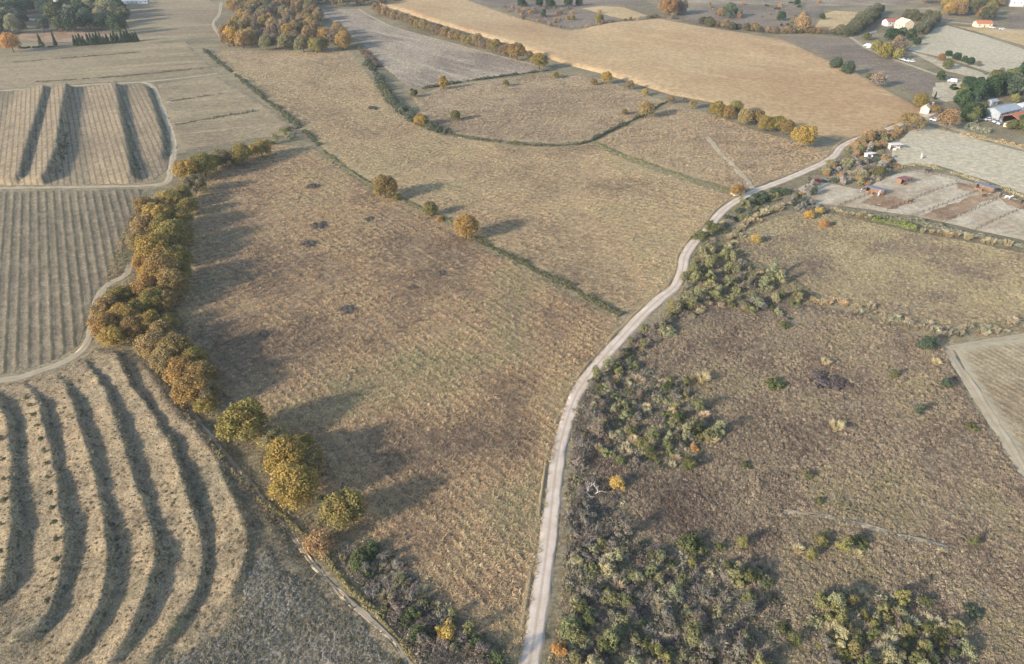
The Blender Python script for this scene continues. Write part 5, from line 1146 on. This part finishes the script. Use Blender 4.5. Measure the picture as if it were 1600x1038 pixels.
def house(px, py, L, W, h, rh, rz, wm, rm, name, label, group=None, cat='house', wins=3, door=True, chimney=False, over=0.35, open_side=False):
    x, y = G(px, py); e = empty(name, (x, y, 0.02), rz); tag(e, label, cat, group); a, b = L / 2, W / 2
    if open_side:
        for sx in (-1, -0.33, 0.33, 1):
            for sy in (-1, 1): part('post', boxV(sx * (a - .2) - .12, sx * (a - .2) + .12, sy * (b - .2) - .12, sy * (b - .2) + .12, 0, h + 0.05), M_post, e)
        part('back_wall', boxV(-a + .5, a - .5, b - .75, b - .5, 0, h - .2), M_dark, e)  # coloured dark to stand in for the shade inside the open barn
    else:
        V = [(-a, -b, 0), (a, -b, 0), (a, b, 0), (-a, b, 0), (-a, -b, h), (a, -b, h), (a, b, h), (-a, b, h), (-a, 0, h + rh), (a, 0, h + rh)]
        part('wall', (V, [(0, 1, 5, 4), (2, 3, 7, 6), (1, 2, 6, 9, 5), (3, 0, 4, 8, 7)]), wm, e)
        if door:
            d = part('door', boxV(-0.5, 0.5, -b - 0.06, -b + 0.02, 0, min(2.1, h - .2)), M_wood if wm is not M_wood else M_dark, e)
            part('handle', boxV(0.32, 0.4, -b - 0.1, -b - 0.055, 1.0, 1.1), M_dark, d)
        for k in range(wins):
            for sy in (-1, 1):
                wx = -a + (k + 0.5) * L / wins
                if door and sy < 0 and abs(wx) < 1.1: continue
                y0, y1 = sorted((sy * (b + 0.05), sy * (b - 0.02)))
                w_ = part('window', boxV(wx - .5, wx + .5, y0, y1, 0.45 * h, 0.45 * h + 1.0), M_glass, e)
    o1 = (b + over) / b; zl = h - rh * (o1 - 1)
    r = part('roof', merge(slab([(-a - over, -b - over, zl), (a + over, -b - over, zl), (a + over, 0, h + rh), (-a - over, 0, h + rh)], 0.16), slab([(-a - over, 0.001, h + rh), (a + over, 0.001, h + rh), (a + over, b + over, zl), (-a - over, b + over, zl)], 0.16)), rm, e)
    part('ridge_cap', boxV(-a - over, a + over, -0.15, 0.15, h + rh + 0.1, h + rh + 0.24), rm, r)
    if chimney: part('chimney', boxV(a * .4, a * .4 + .6, .3, .9, h + rh * .4, h + rh + .9), wm, r)
    return e
def shelter(px, py, L, W, h, rz, rm, wm, label, name='field_shelter', slope=0.5):
    x, y = G(px, py); e = empty(name, (x, y, 0.02), rz); tag(e, label, 'shelter', 'field shelters of the paddocks'); a, b = L / 2, W / 2
    part('roof', slab([(-a - .3, -b - .3, h + slope), (a + .3, -b - .3, h + slope), (a + .3, b + .3, h), (-a - .3, b + .3, h)], 0.12), rm, e)
    part('back_wall', boxV(-a, a, b - .1, b, 0, h - .02), wm, e)
    for sx in (-1, 1):
        part('side_wall', boxV(min(sx * a, sx * (a - .1)), max(sx * a, sx * (a - .1)), -b * .2, b - .11, 0, h - .02), wm, e)
        part('post', boxV(sx * (a - .1) - .08, sx * (a - .1) + .08, -b, -b + .16, 0, h + slope - .05), M_post, e)
    part('kick_board', boxV(-a + .12, -a * .1, -b + .02, -b + .1, 0, 1.1), wm, e)
    return e
la = ang_of
house(1445, 176, 5.0, 4.2, 2.6, 1.6, la((1438, 178), (1452, 172)) + 0.2, M_cream, M_cream, 'gatehouse', 'small cream gatehouse with a dark opening at the junction', cat='house', wins=0, door=False)
gx, gy = G(1445.5, 178); e_ = [o for o in bpy.data.objects if o.name == 'gatehouse'][0]
part('doorway_shade', boxV(0.3, 2.0, -2.16, -2.02, 0, 2.0), M_dark, e_)  # dark slab on the wall, the shade of the opening painted as colour
x, y = G(1454, 174); p_ = empty('gate_pillar', (x, y, 0)); tag(p_, 'thin brick chimney like pillar right of the gatehouse', 'pillar'); part('shaft', boxV(-.3, .3, -.3, .3, 0, 4.6), M_tile, p_); part('cap', boxV(-.4, .4, -.4, .4, 4.6, 4.8), M_cream, p_)
house(1564, 180, 19, 8.5, 3.4, 1.6, la((1540, 186), (1590, 174)), M_sheetm, M_sheetm, 'barn', 'long barn with grey sheet roof beside the evergreens', 'farm buildings', 'barn', 4)
house(1590, 192, 17, 9.0, 3.6, 1.7, la((1566, 195), (1610, 184)), M_wood, M_tile, 'open_barn', 'open sided barn with terracotta roof in the farmyard', 'farm buildings', 'barn', open_side=True)
house(1594, 172, 7, 4.5, 2.8, 1.0, la((1540, 186), (1590, 174)), M_white, M_white, 'shed', 'small white roofed shed between the two barns', 'farm buildings', 'shed', 1)
house(1549, 164, 5, 3, 2.3, 0.8, 0.4, M_sheetm, M_sheetm, 'shed', 'little pale grey shed among the evergreens', 'farm buildings', 'shed', 0)
house(1411, 46, 11, 9, 5.4, 2.6, la((1404, 46), (1422, 43)) + 1.25, M_cream, M_cream, 'farmhouse', 'pale farmhouse with sunlit gable among dark trees', None, 'house', 3, chimney=True)
house(1390, 40, 11, 7, 3.6, 1.8, 0.25, M_white, M_tiler, 'annexe', 'red roofed annexe left of the pale farmhouse', None, 'house', 2)
house(1534, 42, 13, 7, 3.0, 1.8, 0.0, M_cream, M_tile, 'roadside_house', 'orange tiled house on the far road', None, 'house', 3)
house(1594, 9, 26, 12, 6, 1.5, -0.05, M_white, M_white, 'warehouse', 'white warehouse in the far right corner', None, 'warehouse', 4)
house(1152, 304, 4.2, 3.4, 2.3, 1.0, la((1144, 304), (1160, 300)), M_white, M_tile, 'hut', 'little white hut with tiled roof under the orange tree', None, 'hut', 0)
house(82, 22, 16, 9, 4.5, 2.2, 0.25, M_white, M_sheetm, 'villa', 'pale roofed villa inside the wooded garden', None, 'house', 4)
house(58, 12, 8, 6, 3.2, 1.4, 0.6, M_white, M_white, 'outbuilding', 'small white outbuilding left of the villa', None, 'house', 1)
house(96, 2, 12, 8, 4.0, 1.8, 0.1, M_white, M_sheetm, 'villa', 'second pale villa behind the wooded garden', None, 'house', 2)
house(470, 8, 9, 6, 3.4, 1.6, 0.3, M_white, M_sheetm, 'cottage', 'tiny white cottage at the tree belt', None, 'house', 1)
house(205, 6, 34, 6, 3.0, 1.0, 0.12, M_sheetm, M_sheetm, 'greenhouse', 'long pale grey greenhouse behind the grey field', None, 'greenhouse', 8, door=False)
# swimming pool
x, y = G(59, 30); pl = empty('swimming_pool', (x, y, 0.1), 0.3); tag(pl, 'bright blue swimming pool in the wooded garden', 'pool'); part('water', boxV(-6, 6, -2.6, 2.6, 0, 0.1), M_pool, pl)
part('coping', merge(boxV(-6.8, -6.01, -3.4, 3.4, 0, 0.2), boxV(6.01, 6.8, -3.4, 3.4, 0, 0.2), boxV(-6, 6, -3.4, -2.61, 0, 0.2), boxV(-6, 6, 2.61, 3.4, 0, 0.2)), M_white, pl)
shelter(1397, 233, 5.0, 4.0, 2.2, 0.15, M_white, M_white, 'white flat roofed shelter in the large paddock')
shelter(1358, 247, 3.6, 3.0, 2.0, 0.4, M_white, M_white, 'smaller white shelter beside the scrub')
shelter(1272, 288, 4.0, 2.6, 2.0, 0.1, M_red, M_red, 'rusty red shelter at the left paddock corner')
shelter(1366, 303, 6.8, 3.6, 2.3, la((1352, 300), (1376, 306)), M_blueg, M_wood, 'long wooden shelter with blue grey roof, left of the pair')
shelter(1411, 287, 4.6, 3.6, 2.2, 0.5, M_red, M_wood, 'red roofed wooden shelter in the paddocks')
shelter(1538, 299, 7.0, 3.8, 2.3, la((1524, 295), (1550, 303)), M_blueg, M_wood, 'long wooden shelter with blue grey roof, right of the pair')
shelter(1492, 141, 3.4, 2.6, 1.9, -0.15, M_cream, M_dark, 'left of two tiny dark mouthed shelters behind the gatehouse')  # walls of both tiny shelters coloured dark for the shade in their mouths
shelter(1502, 143, 3.4, 2.6, 1.9, -0.15, M_cream, M_dark, 'right of two tiny dark mouthed shelters behind the gatehouse')
# boundary walls
def lowwall(pts, h, t, mat, label):
    P = GP(pts); c = P[0]; e = empty('wall', (c[0], c[1], 0)); tag(e, label, 'wall')
    for i in range(len(P) - 1):
        a = Vector(P[i]) - Vector(c); b = Vector(P[i + 1]) - Vector(c); n = (b - a).normalized(); n = Vector((-n.y, n.x)) * t / 2
        part('wall_panel', ([(a.x - n.x, a.y - n.y, 0), (b.x - n.x, b.y - n.y, 0), (b.x + n.x, b.y + n.y, 0), (a.x + n.x, a.y + n.y, 0), (a.x - n.x, a.y - n.y, h), (b.x - n.x, b.y - n.y, h), (b.x + n.x, b.y + n.y, h), (a.x + n.x, a.y + n.y, h)], boxV(0, 1, 0, 1, 0, 1)[1]), mat, e)
lowwall([(1359, 53.5), (1369, 51)], 1.4, 0.3, M_white, 'white garden wall left of the farmhouse trees')
lowwall([(1567, 198), (1574, 199), (1576, 196)], 2.0, 0.3, M_cream, 'pale wall in front of the terracotta barn')
# vehicles
def car_proto(van=False):
    e = empty('van' if van else 'car', (0, 0, 0)); h = 1.0 if not van else 1.15
    prof = [(-2.1, .35), (-2.15, .8), (-1.2, .98), (1.9, .98), (2.1, .75), (2.1, .35)] if not van else [(-2.6, .35), (-2.65, 1.0), (-1.9, 1.2), (2.5, 1.2), (2.6, .9), (2.6, .35)]
    n = len(prof); V = [(x_, -.85, z_) for x_, z_ in prof] + [(x_, .85, z_) for x_, z_ in prof]
    F = [tuple(range(n)), tuple(range(2 * n - 1, n - 1, -1))] + [(i, i + n, (i + 1) % n + n, (i + 1) % n) for i in range(n)]
    part('body', (V, F), M_carw, e)
    top = [(-1.1, .96), (-.45, 1.45), (1.2, 1.48), (1.8, .96)] if not van else [(-1.85, 1.18), (-1.2, 2.0), (2.4, 2.05), (2.5, 1.18)]
    V = [(x_, -.78 + (.1 if z_ > 1.3 else 0), z_) for x_, z_ in top] + [(x_, .78 - (.1 if z_ > 1.3 else 0), z_) for x_, z_ in top]
    part('cabin', (V, [(0, 1, 2, 3), (7, 6, 5, 4), (0, 4, 5, 1), (1, 5, 6, 2), (2, 6, 7, 3), (3, 7, 4, 0)]), M_glass if not van else M_carw, e)
    part('roof_panel', boxV(top[1][0] + .05, top[2][0] - .05, -.66, .66, top[1][1] + .03, top[1][1] + .1), M_carw, e)
    if van: part('windscreen', ([(-1.88, -.6, 1.25), (-1.88, .6, 1.25), (-1.3, .55, 1.95), (-1.3, -.55, 1.95)], [(0, 3, 2, 1)]), M_glass, e)
    for sx in (-1.35, 1.3):
        for sy in (-.8, .8):
            V, F = tubes([((sx, sy - .12, .34), .34, (sx, sy + .12, .34), .34)], 12); b = len(V) // 2
            F = F + [tuple(range(b)), tuple(range(2 * b - 1, b - 1, -1))]
            part('wheel', ([tuple(v) for v in V], F), M_tyre, e)
    return e
def copy_thing(src, loc, rz, label):
    c = src.copy(); COL.objects.link(c); c.location = loc; c.rotation_euler = (0, 0, rz); c['label'] = label
    for ch in src.children:
        d = ch.copy(); COL.objects.link(d); d.parent = c
    return c
def put(proto, used, px, py, rz, label, cat, group):
    x, y = G(px, py); z = surf(x, y)
    if not used: o = proto; o.location = (x, y, z); o.rotation_euler = (0, 0, rz)
    else: o = copy_thing(proto, (x, y, z), rz, label)
    used.append(1); tag(o, label, cat, group)
cp = car_proto(); cu = []; vp = car_proto(True); vu = []
for px, py, rz, lb in ((1543, 189, 0.2, 'white car left of the terracotta barn'), (1556, 192, 0.4, 'white car at the open barn mouth, left of two'), (1562, 194, 0.6, 'white car at the open barn mouth, right of two'), (1459, 189, -0.5, 'pale car parked by the road junction'),
                       (1409, 94, -0.4, 'white car at the end of the olive trees'), (1417, 96, -0.3, 'second pale car at the end of the olive trees'), (1424, 97, -0.2, 'third pale car at the end of the olive trees'), (1550, 45, -0.1, 'pale car on the far road right of the orange roof'), (1565, 47, -0.1, 'pale car furthest right on the far road')):
    put(cp, cu, px, py, rz, lb, 'car', 'parked cars')
for px, py, rz, lb in ((1355, 73, -0.5, 'cream van on the far lane, left of two'), (1360, 76, -0.5, 'cream van on the far lane, right of two'), (1487, 129, -0.4, 'white van on the far lane end')):
    put(vp, vu, px, py, rz, lb, 'van', 'parked vans')
# paddock fences
POST = mesh_py('post', *boxV(-.07, .07, -.07, .07, 0, 1.35), M_post)
def fence(pts, label, step=3.0):
    P = catmull(GP(pts), 1.0); c = P[0]; e = empty('paddock_fence', (c.x, c.y, 0)); tag(e, label, 'fence', 'fences between the paddocks'); acc = 0; nxt = 0; q = []
    for i in range(len(P)):
        if i: acc += (P[i] - P[i - 1]).length
        if acc >= nxt or i == len(P) - 1:
            nxt = acc + step; o = link(bpy.data.objects.new('post', POST), e); o.location = (P[i].x - c.x, P[i].y - c.y, 0.05); q.append(P[i] - c)
    for z in (0.6, 1.2):
        V, F = tubes([((q[i].x, q[i].y, z), .045, (q[i + 1].x, q[i + 1].y, z), .045) for i in range(len(q) - 1)], 4)
        part('rail', ([tuple(v) for v in V], F), M_post, e)
fence([(1312, 322), (1340, 312), (1358, 304)], 'fence running up to the left wooden shelter')
fence([(1386, 330), (1425, 313), (1462, 298), (1497, 288)], 'fence rising from the bramble hedge to the paddock middle')
fence([(1424, 340), (1470, 322), (1526, 300)], 'fence rising to the right wooden shelter')
fence([(1470, 350), (1500, 338), (1530, 325), (1562, 310)], 'fence between the brown strip and the next pale paddock')
fence([(1524, 360), (1560, 343), (1598, 326)], 'fence nearest the right edge')
fence([(1432, 270), (1470, 276), (1500, 287), (1530, 297), (1566, 308), (1600, 320)], 'fence along the top of the lower paddocks')
# horses
def horse_mesh():
    me = bpy.data.meshes.new('horse_skeleton')
    V = [(0, 0, 1.18), (.45, 0, 1.2), (.85, 0, 1.28), (1.15, 0, 1.6), (1.38, 0, 1.92), (1.55, 0, 1.85), (1.85, 0, 1.58), (-.5, 0, 1.2), (-.8, 0, 1.26), (-.98, 0, 1.1), (-1.05, 0, .6)]
    E = [(0, 1), (1, 2), (2, 3), (3, 4), (4, 5), (5, 6), (0, 7), (7, 8), (8, 9), (9, 10)]
    Rr = [.33, .34, .3, .19, .13, .12, .07, .32, .28, .07, .04]
    for sy in (-.17, .17):
        b = len(V); V += [(.62, sy, .95), (.66, sy, .55), (.62, sy, .28), (.64, sy, .02)]; E += [(1, b), (b, b + 1), (b + 1, b + 2), (b + 2, b + 3)]; Rr += [.15, .08, .055, .07]
        b = len(V); V += [(-.68, sy, .98), (-.58, sy, .72), (-.78, sy, .48), (-.74, sy, .02)]; E += [(7, b), (b, b + 1), (b + 1, b + 2), (b + 2, b + 3)]; Rr += [.19, .12, .065, .07]
        b = len(V); V += [(1.36, sy * .45, 2.12)]; E += [(4, b)]; Rr += [.035]
    me.from_pydata(V, E, []); o = bpy.data.objects.new('horse_skeleton', me); COL.objects.link(o)
    sk = o.modifiers.new('skin', 'SKIN'); ss = o.modifiers.new('sub', 'SUBSURF'); ss.levels = 1; ss.render_levels = 1
    for i, r in enumerate(Rr): me.skin_vertices[0].data[i].radius = (r, r)
    me.skin_vertices[0].data[0].use_root = True
    bpy.context.view_layer.update(); dg = bpy.context.evaluated_depsgraph_get()
    out = bpy.data.meshes.new_from_object(o.evaluated_get(dg)); bpy.data.objects.remove(o); out.name = 'horse'; out.materials.clear(); return out
HM = horse_mesh()
def coat(nm, c, patch=None):
    b = NB(nm); v = b.coords(); n = b.noise(v, 1.6, 3); col = c
    if patch: col = b.mix(b.ramp(n, 0.49, 0.52), c, patch)
    return b.done(b.principled(col, 0.7, None, 0.2))
COATS = {'brown': coat('bay_coat', srgb(104, 70, 50, 0.8)), 'dark': coat('dark_coat', srgb(58, 48, 44, 0.7)), 'white': coat('white_coat', srgb(232, 226, 214, 0.85)), 'pied': coat('pied_coat', srgb(220, 214, 204, 0.8), srgb(52, 46, 44, 0.7))}
for px, py, ct, rz, lb in ((1421, 319, 'brown', 0.1, 'brown horse standing in the middle paddock'), (1448, 270.5, 'dark', -0.9, 'dark horse at the upper fence corner'), (1562, 309, 'brown', 0.7, 'brown horse near the right wooden shelter'), (1573, 312.5, 'white', -0.6, 'white horse in the right paddock'),
                       (1598, 319, 'dark', 0.0, 'dark horse at the right edge'), (1536, 309.5, 'brown', 0.3, 'brown horse below the right wooden shelter'), (1347, 301, 'pied', 0.2, 'black and white horse left of the wooden shelter'), (1439, 248, 'white', 1.2, 'white horse alone in the large paddock'), (1372, 307, 'white', 1.0, 'pale horse at the right end of the left wooden shelter')):
    x, y = G(px, py); me = HM.copy(); me.materials.append(COATS[ct]); o = bpy.data.objects.new('horse', me); o.location = (x, y, surf(x, y)); o.rotation_euler = (0, 0, rz); link(o)
    for p in me.polygons: p.use_smooth = True
    tag(o, lb, 'horse', 'horses in the paddocks')

# ------------------------------------------------------------------ haze
b_ = NB('haze_air'); pv = b_.n('ShaderNodeVolumePrincipled'); pv.inputs['Color'].default_value = (0.86, 0.9, 0.97, 1); pv.inputs['Density'].default_value = 0.00011; pv.inputs['Anisotropy'].default_value = 0.2
b_.l(pv.outputs[0], b_.out.inputs['Volume'])
hz = link(bpy.data.objects.new('haze', mesh_py('haze', *boxV(-2900, 2900, -600, 4300, -1.0, CAM_H + 6), b_.m))); tag(hz, 'thin bluish haze in the air over the whole valley', kind='stuff')
